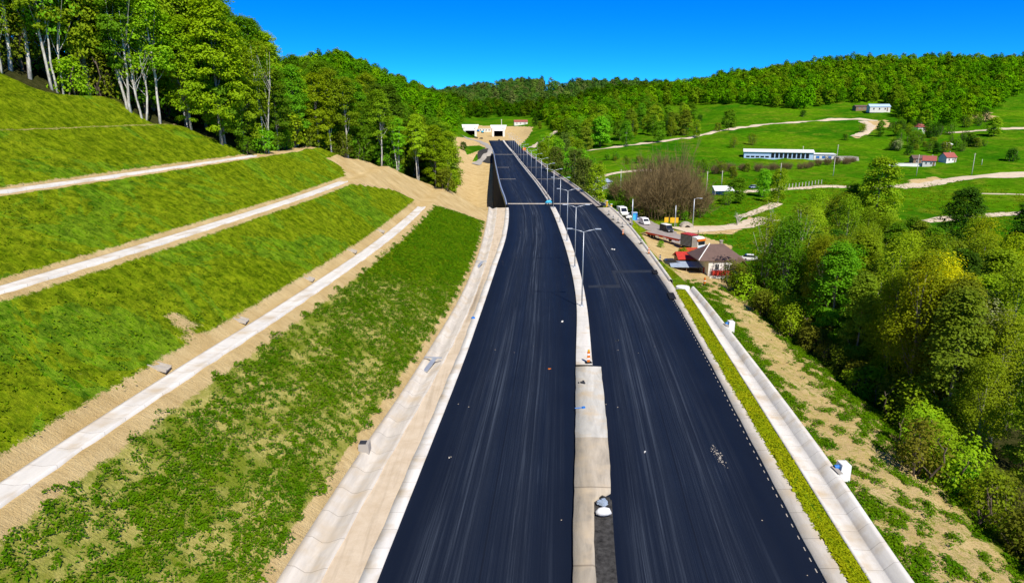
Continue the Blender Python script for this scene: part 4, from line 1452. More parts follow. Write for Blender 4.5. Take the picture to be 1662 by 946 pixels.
hill_wood("wood", "dark green wood right behind the tunnel portals", (-0.13, 0.22), 10.0, [tuple(x * .55 for x in c) for c in HC[:2] + HC[3:]], 900, 1300, 420,
          lambda px, py, X, Y: (py < far_edge(px)) & (px < 1080), 6)
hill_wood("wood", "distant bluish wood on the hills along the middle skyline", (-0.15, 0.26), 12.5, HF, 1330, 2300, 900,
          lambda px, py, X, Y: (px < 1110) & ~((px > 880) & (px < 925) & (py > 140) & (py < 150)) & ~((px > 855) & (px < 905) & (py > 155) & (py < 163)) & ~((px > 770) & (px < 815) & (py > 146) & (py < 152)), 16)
hill_wood("wood", "sloping wood on the long left hill behind the forest", (-0.42, -0.045), 8.5, HC + HB[:2], 245, 1150, 1100,
          lambda px, py, X, Y: (px > 380) & (px < 760) & (py < np.interp(px, [400, 700, 728, 735, 745, 760], [300, 300, 240, 222, 200, 186])) & (X < -14), 7)
hill_wood("wood", "green wood between the tunnel and the mixed clump", (0.03, 0.20), 9.0, HC, 560, 1000, 320,
          lambda px, py, X, Y: (px > 872) & (px < 1060) & (py < np.interp(px, [872, 900, 930, 1000, 1060], [186, 212, 226, 205, 186])) & (py > 160), 8)


# ------------------------------------------------------------------ grass tufts
def tufts(name, P, hgt, wid, nb, mat, label, r, size=0.13, up=0.55):
    """many little mounds of blades, one mass"""
    n = len(P)
    base = np.repeat(P, nb, 0)
    hs_ = np.repeat(hgt * r.uniform(0.5, 1.4, n), nb)
    ws_ = np.repeat(wid * r.uniform(0.6, 1.5, n), nb)
    a = r.uniform(0, 6.28, n * nb)
    q = np.sqrt(r.uniform(0, 1, n * nb))
    Q_ = base + np.stack([np.cos(a) * q * ws_, np.sin(a) * q * ws_, (1 - q * q) * hs_ * r.uniform(0.4, 1.0, n * nb) + 0.02], -1)
    D = np.stack([np.cos(a) * q, np.sin(a) * q, np.full(n * nb, 0.9)], -1) * 0.6
    V, F = leaf_quads(Q_, size, up, r, 2.2, D)
    o = link(name, np_mesh(name, V, F), mat)
    return tag(o, label, "grass", None, 'stuff')


def grass_mat(name, c1, c2, c3):
    t = NT(name)
    v = t.coord('Object')
    n = t.noise(v, 0.35, 4, 0.65)
    n2 = t.noise(v, 2.2, 3, 0.65)
    col = t.ramp(n, 0.35, 0.68, c1, c2)
    col = t.mix(t.math('MULTIPLY', t.ramp(n2, 0.52, 0.72), 0.6), col, c3)
    t.put(t.b.inputs["Base Color"], col)
    t.b.inputs["Roughness"].default_value = 0.7
    t.b.inputs["Specular IOR Level"].default_value = 0.03
    tr = t.new("ShaderNodeBsdfTranslucent")
    t.l.new(col, tr.inputs[0])
    ms = t.new("ShaderNodeMixShader")
    ms.inputs[0].default_value = 0.3
    t.l.new(t.b.outputs[0], ms.inputs[1]); t.l.new(tr.outputs[0], ms.inputs[2])
    t.l.new(ms.outputs[0], t.n["Material Output"].inputs[0])
    return t.m


M['tuft'] = grass_mat('tuft_grass', (0.055, 0.160, 0.001), (0.120, 0.225, 0.002), (0.200, 0.255, 0.004))
M['short'] = grass_mat('short_grass', (0.090, 0.190, 0.001), (0.200, 0.260, 0.003), (0.30, 0.28, 0.01))
r_ = np.random.default_rng(21)


def slope_points(n, d0, d1, y0, y1, keep):
    Y = y0 + (y1 - y0) * r_.uniform(0, 1, n) ** 1.25
    d = r_.uniform(d0, d1, n)
    X = Lout(Y) - d
    Z = ground_z(X, Y)
    k = keep(d, X, Y)
    return np.stack([X, Y, Z], -1)[k]


def endy(d):
    return np.interp(d, [0, 1.3, 6.5, 10.3, 13.9, 17.8, 22, 27, 34, 40], [168, 165, 155, 146, 147, 141, 123, 137, 134, 128])


def clumpy(X, Y, thr):
    return wob(X * 1.0 + Y * 0.35, Y - X * 0.2, 3.0) * 0.55 + wob(X, Y + 17, 1.6) * 0.35 + wob(Y + 31, X, 11) * 0.25 + r_.normal(0, 0.22, X.shape) > thr


edge = lambda d, Y: d + 0.35 * np.sin(Y * 1.9) + 0.25 * np.sin(Y * 0.73)
P1 = slope_points(32000, 0.5, 10.7, 18, 168, lambda d, X, Y: (edge(d, Y) < 10.1) & (edge(d, Y) > 0.8) & (Y < endy(d)) & clumpy(X, Y, np.interp(Y, [20, 60, 85, 100], [-0.06, -0.10, -0.38, -0.9])))
far_ = P1[:, 1] + r_.normal(0, 7, len(P1)) > 96
tufts("grass", P1[~far_], 0.20, 0.30, 15, M['tuft'], "tufted grass on the lowest slope beside the road", r_, 0.095, 0.5)
M['lush'] = grass_mat('lush_grass', (0.060, 0.180, 0.001), (0.125, 0.250, 0.002), (0.200, 0.260, 0.005))
tufts("grass", P1[far_], 0.16, 0.34, 12, M['lush'], "lush bright grass at the far end of the lowest slope", r_, 0.12, 0.7)
P2 = np.concatenate([
    slope_points(2600, 14.2, 22.0, 22, 142, lambda d, X, Y: (edge(d, Y) > 14.6) & (edge(d, Y) < 21.8) & (Y < endy(d))),
    slope_points(1200, 25.0, 32.5, 40, 136, lambda d, X, Y: (edge(d, Y) > 25.2) & (edge(d, Y) < 32.4) & (Y < endy(d)) & (d < dcf(Y))),
    slope_points(700, 34.9, 58, 60, 112, lambda d, X, Y: d < dcf(Y)),
    slope_points(3000, 0.5, 10.7, 90, 168, lambda d, X, Y: Y < endy(d))])
tufts("grass", P2, 0.06, 0.55, 5, M['short'], "short grass on the upper benches of the cut slope", r_, 0.11, 0.85)
# verge between the concrete and the channel, weeds on the bank behind the wall
Y = r_.uniform(20, 102, 7000)
f_ = r_.uniform(0.05, 0.95, 7000)
X = Rconc(Y) + (Gout(Y) - Rconc(Y)) * f_
P3 = np.stack([X, Y, np.full(7000, 0.13)], -1)[(f_ > 0.25 + 0.12 * np.sin(Y)) | (r_.uniform(size=7000) < 0.3)]
M['verge'] = grass_mat('verge_grass', (0.25, 0.32, 0.003), (0.37, 0.38, 0.006), (0.15, 0.25, 0.002))
tufts("grass", P3, 0.07, 0.16, 6, M['verge'], "yellow-green grass strip between right shoulder and channel", r_, 0.12, 0.6)
Y = r_.uniform(25, 112, 30000)
e = r_.uniform(0.3, 16, 30000)
X = Wout(Y) + e
m = wob(X * 1.4, Y, 8) + wob(Y, X, 3.5) * 0.5 + r_.normal(0, 0.15, 30000)
k = (m > np.interp(e, [0, 0.6, 2.0, 3.6, 6, 8, 10, 13, 16], [0.6, -0.6, -0.1, 0.6, 0.65, 0.3, -0.25, -0.8, -1.2]))
P4 = np.stack([X, Y, ground_z(X, Y)], -1)[k]
tufts("weeds", P4, 0.26, 0.36, 13, M['tuft'], "low weeds and grass on the sandy bank behind the channel wall", r_, 0.11, 0.5)
# rough tussocks in the meadow nearest the road
Y = r_.uniform(130, 330, 16000)
X = Wout(Y) + r_.uniform(16, 190, 16000)
px, py = proj(X, Y, ground_z(X, Y))
k = (px < 1700) & (wob(X, Y, 26) > -0.1)
for poly in yard:
    k &= ~inpoly(px, py, poly)
k &= ~inpoly(px, py, [(960, 310), (1010, 330), (1100, 372), (1215, 410), (1215, 440), (1100, 420), (1030, 380), (960, 340)])
P5 = np.stack([X, Y, ground_z(X, Y)], -1)[k]
tufts("grass", P5, 0.4, 0.5, 5, M['short'], "rough meadow grass beyond the side road", r_, 0.3, 0.7)


# ------------------------------------------------------------------ bridge
S(strip("road", np.concatenate([[196], Yb[1:]]), [(Ledge(np.concatenate([[196], Yb[1:]])) - 0.05, 0.0), (medL(np.concatenate([[196], Yb[1:]])) + 0.06, 0.0)], M['asphalt']))
YB = np.concatenate([[196.0], Yb[1:]])
S(strip("road", YB, [(medN(YB) - 0.06, 0.004), (Redge(YB) + 0.05, 0.004)], M['asphalt']))
br = thing("road_bridge", "long straight road bridge with dark shaded side wall over the bare valley", "bridge", (0, 196, 0))
def bpart(name, Ys, curves, mat):
    o = strip(name, Ys, curves, mat)
    o.parent = br
    o.matrix_parent_inverse = br.matrix_world.inverted()
    o.location = (0, -196, 0)
    return o
M['dark_concrete'] = weathered('shade_toned_concrete', (0.022, 0.026, 0.034), 0.9, 0.05, 0, 0.4, 0.3)  # shade of the bridge side put into the concrete's near-black navy colour
YS = np.concatenate([np.arange(198, 478, 4.0), [484]])
zb = np.interp(YS, [198, 300, 380, 484], [-9, -16, -12, -6])
bat = np.interp(YS, [198, 260, 300, 400, 484], [3.0, 3.0, 2.7, 1.6, 0.8])
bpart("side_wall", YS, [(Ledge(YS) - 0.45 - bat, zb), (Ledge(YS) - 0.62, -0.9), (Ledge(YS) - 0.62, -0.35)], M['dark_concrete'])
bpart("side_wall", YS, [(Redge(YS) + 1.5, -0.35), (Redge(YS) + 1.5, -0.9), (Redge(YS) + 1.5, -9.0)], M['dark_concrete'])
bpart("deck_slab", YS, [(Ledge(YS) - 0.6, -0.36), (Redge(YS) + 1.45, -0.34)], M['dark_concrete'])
bpart("parapet", YS, [(Ledge(YS) - 0.75, -0.5), (Ledge(YS) - 0.75, 0.75), (Ledge(YS) - 0.35, 0.75), (Ledge(YS) - 0.3, 0.0)], M['galv'])
bpart("parapet", YS, [(Redge(YS) + 1.2, 0.02), (Redge(YS) + 1.25, 0.6), (Redge(YS) + 1.6, 0.6), (Redge(YS) + 1.62, -0.6)], M['concrete_grey'])
bpart("walkway", YS, [(Redge(YS) + 0.06, 0.0), (Redge(YS) + 0.1, 0.18), (Redge(YS) + 0.3, 0.2), (Redge(YS) + 1.22, 0.2)], M['side_road'])
YC = np.arange(208, 482, 4.0)
for off in (0.0, 1.0):
    bpart("central_barrier", YC, [(medL(YC) + off, -0.1), (medL(YC) + off + 0.1, 0.8), (medL(YC) + off + 0.32, 0.8), (medL(YC) + off + 0.45, -0.1)], M['concrete_clean'])
bpart("median_floor", YS, [(medL(YS) + .02, -0.02), (medN(YS) - .02, -0.02)], M['dark_concrete'])
for (py, dpt) in ((331, 1.9), (291, 0.7), (272, 0.7), (251, 1.6)):
    Yj = at(830, py, Z=0.0).y
    YJ = np.array([Yj - dpt / 2, Yj, Yj + dpt / 2])
    bpart("expansion_joint", YJ, [(Ledge(YJ) + 0.05, 0.018), (Ledge(YJ) + 0.1, 0.05), (medL(YJ) - (0.1 if dpt > 1 else 6.5), 0.05), (medL(YJ) - (0.05 if dpt > 1 else 6.45), 0.018)], M['concrete'])
    bpart("expansion_joint", YJ, [(medN(YJ) + 0.05, 0.02), (medN(YJ) + 0.1, 0.05), (Redge(YJ) - 0.15, 0.05), (Redge(YJ) - 0.1, 0.02)], M['concrete'])

ys_ = np.arange(452, 522, 3.5)
Vv = []
for y_ in ys_:
    w_ = 10 * math.sin(math.pi * min(1, (y_ - 449) / 76)) ** 0.6
    for k_ in range(6):
        x_ = float(Ledge(y_)) - 1.2 - w_ * k_ / 5
        Vv.append((x_, y_, gz(x_, y_) + 0.2))
q_ = np.arange(len(Vv)).reshape(-1, 6)
S(link("stone_slope", np_mesh("stone_slope", Vv, np.stack([q_[:-1, 1:], q_[:-1, :-1], q_[1:, :-1], q_[1:, 1:]], -1).reshape(-1, 4)), M['gravel']))

# ------------------------------------------------------------------ lamp posts
def make_lamp():
    t = thing("street_lamp", "", "street lamp")
    b = MB(); b.tube([(0, 0, 0), (0, 0, 5.5), (0, 0, 10.65)], [0.095, 0.072, 0.05], 8); b.build("pole", M['galv'], t, True)
    b = MB(); b.bbox((0, 0, 0.06), (0.5, 0.5, 0.12), 0.05); b.cyl((0, 0, 0.12), 0.14, 0.35, 8); b.build("base_plate", M['galv'], t)
    for sgn in (-1, 1):
        b = MB(); b.tube([(0, 0, 10.55), (sgn * 0.35, 0, 10.72), (sgn * 1.55, 0, 11.0)], [0.055, 0.05, 0.045], 6); b.build("arm", M['galv'], t, True)
        b = MB(); b.bbox((sgn * 1.95, 0, 11.06), (0.85, 0.30, 0.12), 0.04); h_ = b.build("lamp_head", M['galv'], t)
        b = MB(); b.box((sgn * 1.98, 0, 10.985), (0.6, 0.22, 0.03)); b.build("lens", M['lamp_glass'], h_)
    return t
lamp0 = make_lamp()
ORD = ["nearest", "second", "third", "fourth", "fifth", "sixth", "seventh", "eighth", "ninth", "tenth", "eleventh", "twelfth", "thirteenth", "fourteenth", "fifteenth", "sixteenth", "seventeenth", "eighteenth"]
for i in range(18):
    Y = 93.0 + 25 * i
    x = float((medL(Y) + medN(Y)) / 2)
    rz = math.atan2(float(medL(Y + 5) - medL(Y - 5)), 10) * -1
    lab = ("%s double-armed lamp post on the median" % ORD[i]) if i == 0 else "%s double-armed lamp post on the median, counted from the near end" % ORD[i]
    z = 0.26 if Y < 196 else 0.0
    if i == 0:
        lamp0.location = (x, Y, z); lamp0.rotation_euler = (0, 0, rz); tag(lamp0, lab, None, "lamp posts on the median")
    else:
        dup(lamp0, (x, Y, z), rz, 1.0, lab, "lamp posts on the median")


# ------------------------------------------------------------------ small helpers for things
def bx(name, mat, parent, *boxes):
    b = MB()
    for q in boxes: b.box(*q)
    return b.build(name, mat, parent)


def heading(p, q):
    return math.atan2(q[1] - p[1], q[0] - p[0])


def make_van(name, label, p, rz, paint, L=5.6, W=2.1, H=2.4, cat="van", rear_dark=False):
    """panel van, nose towards local +x"""
    t = thing(name, label, cat, p, rz)
    b = MB()
    prof = [(-L / 2, 0.45), (L / 2 - 0.1, 0.45), (L / 2, 0.9), (L / 2 - 0.75, 1.25), (L / 2 - 1.5, H - 0.1), (L / 2 - 1.8, H), (-L / 2 + 0.08, H), (-L / 2, H - 0.15)]
    b.prism(prof, -W / 2, W / 2)
    b.build("body", paint, t)
    b = MB()
    b.quad((L / 2 - 0.77, -W / 2 + 0.12, 1.33), (L / 2 - 0.77, W / 2 - 0.12, 1.33), (L / 2 - 1.40, W / 2 - 0.2, H - 0.2), (L / 2 - 1.40, -W / 2 + 0.2, H - 0.2))
    b.build("windscreen", M['glass'], t)
    for s in (-1, 1):
        b = MB()
        y = s * (W / 2 + 0.012)
        b.quad((L / 2 - 1.45, y, 1.35), (L / 2 - 2.4, y, 1.35), (L / 2 - 2.4, y, H - 0.35), (L / 2 - 1.75, y, H - 0.35))
        b.build("side_window", M['glass'], t)
        for x in (L / 2 - 1.0, -L / 2 + 1.1):
            b = MB(); b.wheel((x, s * (W / 2 - 0.1), 0.36), 0.36, 0.24); wh = b.build("wheel", M['black'], t)
            b = MB(); b.wheel((x, s * (W / 2 + 0.03), 0.36), 0.18, 0.03, 8); b.build("hub", M['galv'], wh)
        b = MB(); b.box((L / 2 - 0.02, s * (W / 2 - 0.3), 0.82), (0.1, 0.3, 0.18)); b.build("headlight", M['lamp_glass'], t)
    b = MB(); b.box((-L / 2 - 0.015, 0, H * 0.66), (0.03, W * 0.8, H * 0.32)); b.build("rear_window", M['glass'], t)
    b = MB(); b.box((-L / 2 - 0.04, 0, 0.55), (0.12, W, 0.2)); b.build("bumper", M['dark_metal'], t)
    return t


def make_car(name, label, p, rz, paint, L=4.2, W=1.75):
    t = thing(name, label, "car", p, rz)
    b = MB(); b.prism([(-L / 2, 0.4), (-L / 2 + .05, 0.85), (-L / 2 + 0.3, 0.95), (L / 2 - 1.2, 0.95), (L / 2 - 0.1, 0.78), (L / 2, 0.4)], -W / 2, W / 2); b.build("body", paint, t)
    b = MB(); b.prism([(-L / 2 + 0.25, 0.95), (-L / 2 + 0.7, 1.42), (L / 2 - 1.9, 1.45), (L / 2 - 1.15, 0.95)], -W / 2 + 0.12, W / 2 - 0.12); b.build("window", M['glass'], t)
    b = MB(); b.box((-0.3, 0, 1.46), (1.55, W - 0.35, 0.05)); b.build("roof", paint, t)
    for s in (-1, 1):
        for x in (L / 2 - 0.8, -L / 2 + 0.8):
            b = MB(); b.wheel((x, s * (W / 2 - 0.08), 0.32), 0.32, 0.22); b.build("wheel", M['black'], t)
    return t


# ------------------------------------------------------------------ vehicles on the side road
sr0, sr1 = at(1030, 356), at(1092, 383)
hd = heading(sr0, sr1)
p = at(1046, 365); make_van("delivery_van", "white box van on the side road, ahead of the dark minibus", p, hd, M['white_paint'], 4.4, 1.9, 2.1)
p = at(1082, 377); make_van("minibus", "dark minibus with white roof on the side road", p, hd + 0.15, M['dark_metal'], 4.6, 2.0, 2.2, "minibus")
t = [o for o in scn.objects if o.name == "minibus"][0]
b = MB(); b.bbox((-0.5, 0, 2.25), (3.0, 1.85, 0.14), 0.05); b.build("roof", M['white_paint'], t)
p = at(1010, 350); make_van("box_truck", "small white box truck parked left of the blue cabin", p, hd, M['white_paint'], 4.6, 2.0, 2.5, "truck")
p = at(1017, 354); make_car("parked_car", "white car parked in front of the small box truck", p, hd, M['white_paint'])
p = at(1031, 357); make_car("parked_car", "grey car beside the blue cabin", p, hd, M['grey_blue'])
p = at(977, 337); make_car("parked_car", "black car at the head of the shoulder near the bridge", p, hd + .3, M['dark_metal'])
p = at(972, 317); make_van("delivery_van", "white van partly behind the pale trees near the bridge", p, hd, M['white_paint'])
p = at(1224, 306); make_car("parked_car", "silver grey car parked among trees beside the white shelter", p, 0.2, M['grey_blue'])
p = at(1219, 423); make_car("parked_car", "white car parked behind the brown-roofed house", p, -0.3, M['white_paint'])
p = at(1090, 431); make_car("parked_car", "dark car parked beside the red and blue annex roofs", p, 0.1, M['dark_metal'])
for (px, py, lab) in ((773, 225, "black car waiting left of the tunnel forecourt"), (781, 226, "second black car on the tunnel forecourt, right of the first")):
    make_car("parked_car", lab, at(px, py), 2.2, M['dark_metal'])
make_car("parked_car", "dark car in front of the right tunnel mouth", at(810, 229), 1.6, M['dark_metal'])

# red flatbed trailer and lorry
q0, q1 = at(1046, 381), at(1112, 402)
L = math.dist(q0[:2], q1[:2])
hd2 = heading(q0, q1)
c = (Vector(q0) + Vector(q1)) / 2
t = thing("flatbed_trailer", "long red low-loader trailer parked on the sand", "trailer", (c.x, c.y, max(q0.z, q1.z, c.z) + 0.05), hd2)
bx("bed", M['red'], t, ((0.5, 0, 1.0), (L - 3, 2.5, 0.22)), ((0.5, 1.2, 0.8), (L - 3, 0.12, 0.3)), ((0.5, -1.2, 0.8), (L - 3, 0.12, 0.3)))
bx("deck_boards", M['side_road'], t, ((0.5, 0, 1.125), (L - 3.2, 2.2, 0.03)))
b = MB(); b.add([(-L / 2 - 0.8, -1.25, 0.25), (-L / 2 - .8, 1.25, 0.25), (-L / 2 + 2, 1.25, 1.1), (-L / 2 + 2, -1.25, 1.1)], [(0, 1, 2, 3)]); b.add([(-L / 2 - 0.8, -1.25, 0.1), (-L / 2 - .8, 1.25, 0.1), (-L / 2 + 2, 1.25, 0.9), (-L / 2 + 2, -1.25, 0.9)], [(3, 2, 1, 0)])
b.build("loading_ramp", M['roof_brown'], t)
for i, x in enumerate((-L / 2 + 3.0, -L / 2 + 4.3, -L / 2 + 5.6, L / 2 - 4.5)):
    for s in (-1, 1):
        b = MB(); b.wheel((x, s * 1.05, 0.45), 0.45, 0.35); b.build("wheel", M['black'], t)
for x in (-1.5, 1.5):
    bx("tool_box", M['white_paint'], t, ((x, -1.1, 0.55), (1.1, 0.4, 0.5)))
p = at(1127, 407)
t = thing("lorry", "lorry with white and orange cab and dark slatted body", "lorry", (p.x, p.y, p.z), -1.05)
b = MB(); b.prism([(0.2, 0.5), (2.2, 0.5), (2.25, 1.7), (2.0, 3.3), (1.7, 3.6), (0.2, 3.7)], -1.25, 1.25); b.build("cab", M['white_paint'], t)
bx("sun_visor", M['orange'], t, ((2.1, 0, 3.05), (0.45, 2.52, 0.5)))
bx("windscreen", M['glass'], t, ((2.235, 0, 2.25), (0.06, 2.2, 0.85)))
bx("grille", M['pale_blue'], t, ((2.27, 0, 1.15), (0.06, 2.0, 0.9)))
bx("bumper", M['dark_metal'], t, ((2.25, 0, 0.45), (0.25, 2.5, 0.3)))
bx("chassis", M['dark_metal'], t, ((-1.7, 0, 0.75), (4.6, 1.0, 0.35)))
bd = bx("slatted_body", M['dark_metal'], t, ((-2.0, 0, 2.4), (3.6, 2.5, 2.9)))
sl = []
for k in range(9): sl += [((-2.0, -1.27, 1.2 + k * 0.3), (3.6, 0.06, 0.1)), ((-2.0, 1.27, 1.2 + k * 0.3), (3.6, 0.06, 0.1)), ((-3.83, 0, 1.2 + k * .3), (0.06, 2.4, 0.1))]
bx("side_slats", M['grey_paint'], bd, *sl)
bx("body_top", M['red'], t, ((-2.0, 0, 3.92), (3.7, 2.6, 0.14)))
b = MB(); b.cyl((-0.05, 0.9, 0.9), 0.09, 4.2, 6); b.build("exhaust_stack", M['dark_metal'], t)
for x in (1.3, -1.6, -2.9):
    for s in (-1, 1):
        b = MB(); b.wheel((x, s * 1.08, 0.5), 0.5, 0.32); b.build("wheel", M['black'], t)
p = at(1119, 417)
t = thing("skip_container", "red open-topped container beside the olive bush", "container", (p.x, p.y, p.z), 0.15)
b = MB(); b.prism([(-1.9, 0.2), (1.6, 0.2), (2.1, 1.9), (-2.2, 1.9)], -1.1, 1.1); b.build("hull", M['red'], t)
bx("rim", M['orange'], t, ((0, -1.1, 1.95), (4.3, 0.12, 0.12)), ((0, 1.1, 1.95), (4.3, 0.12, 0.12)), ((2.1, 0, 1.95), (0.12, 2.2, 0.12)), ((-2.2, 0, 1.95), (0.12, 2.2, 0.12)))
bx("opening", M['black'], t, ((0.4, -1.115, 1.15), (2.6, 0.03, 0.7)))


# ------------------------------------------------------------------ buildings
def hip_roof(b, w, d, z0, h, ridge, over=0.0):
    hw, hd_, hr = w / 2 + over, d / 2 + over, ridge / 2
    vs = [(-hw, -hd_, z0), (hw, -hd_, z0), (hw, hd_, z0), (-hw, hd_, z0), (-hr, 0, z0 + h), (hr, 0, z0 + h)]
    vs += [(x, y, z - 0.15) for x, y, z in vs[:4]]
    return b.add(vs, [(0, 1, 5, 4), (1, 2, 5), (2, 3, 4, 5), (3, 0, 4), (0, 6, 7, 1), (1, 7, 8, 2), (2, 8, 9, 3), (3, 9, 6, 0), (9, 8, 7, 6)])


def gable_roof(b, w, d, z0, h, over=0.4, th=0.14):
    hw, hd_ = w / 2 + over, d / 2 + over
    for s in (-1, 1):
        vs = [(-hw, s * hd_, z0 - 0.12), (hw, s * hd_, z0 - 0.12), (hw, 0, z0 + h), (-hw, 0, z0 + h)]
        vs += [(x, y, z + th) for x, y, z in vs]
        b.add(vs, [(0, 3, 2, 1), (4, 5, 6, 7), (0, 1, 5, 4), (1, 2, 6, 5), (2, 3, 7, 6), (3, 0, 4, 7)])
    return b


def window(parent, c, w, h_, face, mat=None):
    """recessed-looking window: frame proud of the wall, pane inside; face '-y', '+x' or '-x'"""
    b = MB()
    if face == '-y':
        b.box((c[0], c[1] - 0.03, c[2] + h_ / 2), (w + .16, .08, .1)); b.box((c[0], c[1] - 0.03, c[2] - h_ / 2), (w + .24, .12, .1))
        b.box((c[0] - w / 2, c[1] - 0.03, c[2]), (.1, .08, h_ - .1)); b.box((c[0] + w / 2, c[1] - 0.03, c[2]), (.1, .08, h_ - .1)); b.box((c[0], c[1] - .03, c[2]), (.06, .06, h_ - .1))
    else:
        s = 1 if face == '+x' else -1
        b.box((c[0] + s * .03, c[1], c[2] + h_ / 2), (.08, w + .16, .1)); b.box((c[0] + s * .03, c[1], c[2] - h_ / 2), (.12, w + .24, .1))
        b.box((c[0] + s * .03, c[1] - w / 2, c[2]), (.08, .1, h_ - .1)); b.box((c[0] + s * .03, c[1] + w / 2, c[2]), (.08, .1, h_ - .1)); b.box((c[0] + s * .03, c[1], c[2]), (.06, .06, h_ - .1))
    f = b.build("window", M['white_paint'], parent)
    b = MB()
    if face == '-y': b.box((c[0], c[1] - 0.005, c[2]), (w - .1, .03, h_ - .1))
    else: b.box((c[0] + (0.005 if face == '+x' else -0.005), c[1], c[2]), (.03, w - .1, h_ - .1))
    b.build("pane", M['glass'], f)
    return f


def farmhouse(name, label, p, rz, w, d, h, roof_mat, wall_mat, kind='gable', rh=1.8, chimney=True, nwin=2):
    t = thing(name, label, "house", p, rz)
    b = MB(); b.box((0, 0, h / 2 - 0.5), (w, d, h + 1.0))
    if kind == 'gable':
        b.add([(-w / 2, -d / 2, h), (-w / 2, d / 2, h), (-w / 2, 0, h + rh - 0.05)], [(0, 1, 2)])
        b.add([(w / 2, -d / 2, h), (w / 2, d / 2, h), (w / 2, 0, h + rh - 0.05)], [(2, 1, 0)])
    b.build("wall", wall_mat, t)
    b = MB()
    gable_roof(b, w, d, h, rh) if kind == 'gable' else hip_roof(b, w, d, h, rh, w * 0.35, 0.5)
    rf = b.build("roof", roof_mat, t)
    if chimney:
        bx("chimney", M['stone'], rf, ((w * 0.2, 0.4, h + rh * 0.95), (0.6, 0.6, 1.5)))
    for k in range(nwin):
        window(t, (-w / 2 + w * (k + 0.7) / (nwin + 0.6), -d / 2, h * 0.55), min(1.2, w * .14), h * 0.4, '-y')
    window(t, (w / 2, 0, h * 0.55), 1.0, h * 0.4, '+x')
    bx("door", M['wood'], t, ((w * 0.36, -d / 2 - 0.02, h * 0.4), (1.0, 0.08, h * 0.78)))
    return t


# brown-roofed house with porch
p = at(1166, 447)
t = thing("house", "white house with large brown hipped roof below the road", "house", (p.x, p.y + 3.0, p.z - 0.1), 0.05)
bx("wall", M['white_wall'], t, ((0.6, 0.0, 1.5), (6.6, 7.6, 4.4)))
b = MB(); hip_roof(b, 9.6, 8.0, 3.6, 2.7, 3.0, 0.2); rf = b.build("roof", M['roof_brown'], t)
b = MB(); b.tube([(-5.0, -4.2, 3.68), (-1.5, 0, 6.38)], 0.11, 6); b.build("hip_flashing", M['white_paint'], rf)
b = MB(); b.cyl((1.2, 0.6, 5.8), 0.35, 1.0, 8); b.cyl((1.2, 0.6, 6.8), 0.45, 0.15, 8); b.build("chimney", M['stone'], rf)
window(t, (-0.9, -3.8, 2.15), 0.9, 1.2, '-y'); window(t, (1.2, -3.8, 2.15), 0.9, 1.1, '-y')
bx("balcony", M['red'], t, ((0.3, -4.3, 0.95), (4.6, 0.9, 0.9)))
bx("door", M['wood'], t, ((3.2, -3.83, 1.0), (0.95, 0.1, 2.0)))
b = MB(); b.tube([(4.6, -5.6, -0.6), (4.6, -5.6, 2.4)], 0.1, 6); b.tube([(2.6, -5.6, -0.6), (2.6, -5.6, 2.4)], 0.1, 6)
b.build("porch_post", M['wood'], t)
b = MB()
for s in (-1, 1):
    b.add([(3.6, -6.2, 4.0), (3.6, -2.8, 4.0), (3.6 + s * 1.7, -2.8, 2.2), (3.6 + s * 1.7, -6.2, 2.2), (3.6, -6.2, 4.12), (3.6, -2.8, 4.12), (3.6 + s * 1.7, -2.8, 2.32), (3.6 + s * 1.7, -6.2, 2.32)],
          [(0, 1, 2, 3), (7, 6, 5, 4), (0, 3, 7, 4), (1, 5, 6, 2), (2, 6, 7, 3)])
b.build("porch_roof", M['wood'], t)
# annexes
p = at(1137, 441)
t = thing("annex", "low shed with red pitched roof at the left of the brown-roofed house", "shed", (p.x - 1.2, p.y + 5.5, p.z - 0.1), 0.05)
bx("wall", M['wood'], t, ((0, 0, 0.9), (5.6, 4.0, 2.8)))
b = MB(); gable_roof(b, 5.8, 4.2, 2.2, 1.1, 0.3); b.build("roof", M['red'], t)
bx("door", M['dark_metal'], t, ((-1, -2.03, 1.0), (1.2, 0.08, 1.9)))
p = at(1124, 442)
t = thing("lean_to", "grey-blue sheet roof on posts in front of the red shed", "shelter", (p.x - 0.9, p.y + 2.5, p.z - 0.1), -0.08)
for x in (-3.0, 0, 3.0):
    for y in (-1.2, 1.2):
        b = MB(); b.tube([(x, y, -0.5), (x, y, 1.6 + 0.25 * y)], 0.07, 6); b.build("post", M['wood'], t)
b = MB()
b.add([(-3.4, -1.6, 1.25), (3.4, -1.6, 1.25), (3.4, 1.6, 2.05), (-3.4, 1.6, 2.05), (-3.4, -1.6, 1.37), (3.4, -1.6, 1.37), (3.4, 1.6, 2.17), (-3.4, 1.6, 2.17)], [(3, 2, 1, 0), (4, 5, 6, 7), (0, 1, 5, 4), (1, 2, 6, 5), (2, 3, 7, 6), (3, 0, 4, 7)])
b.build("roof_sheet", M['grey_blue'], t)
b = MB(); b.box((3.5, -1.2, 0.75), (0.1, 2.6, 1.6)); b.build("side_panel", M['red'], t)
t.scale = (1, 1, 0.75)
p = at(1172, 452)
t = thing("garden_wall", "low white wall in front of the brown-roofed house", "wall", (p.x, p.y, p.z), 0.05)
bx("wall_body", M['white_wall'], t, ((0, 0, 0.0), (5.4, 0.25, 1.0)))
bx("coping", M['concrete_clean'], t, ((0, 0, 0.54), (5.6, 0.36, 0.1)))

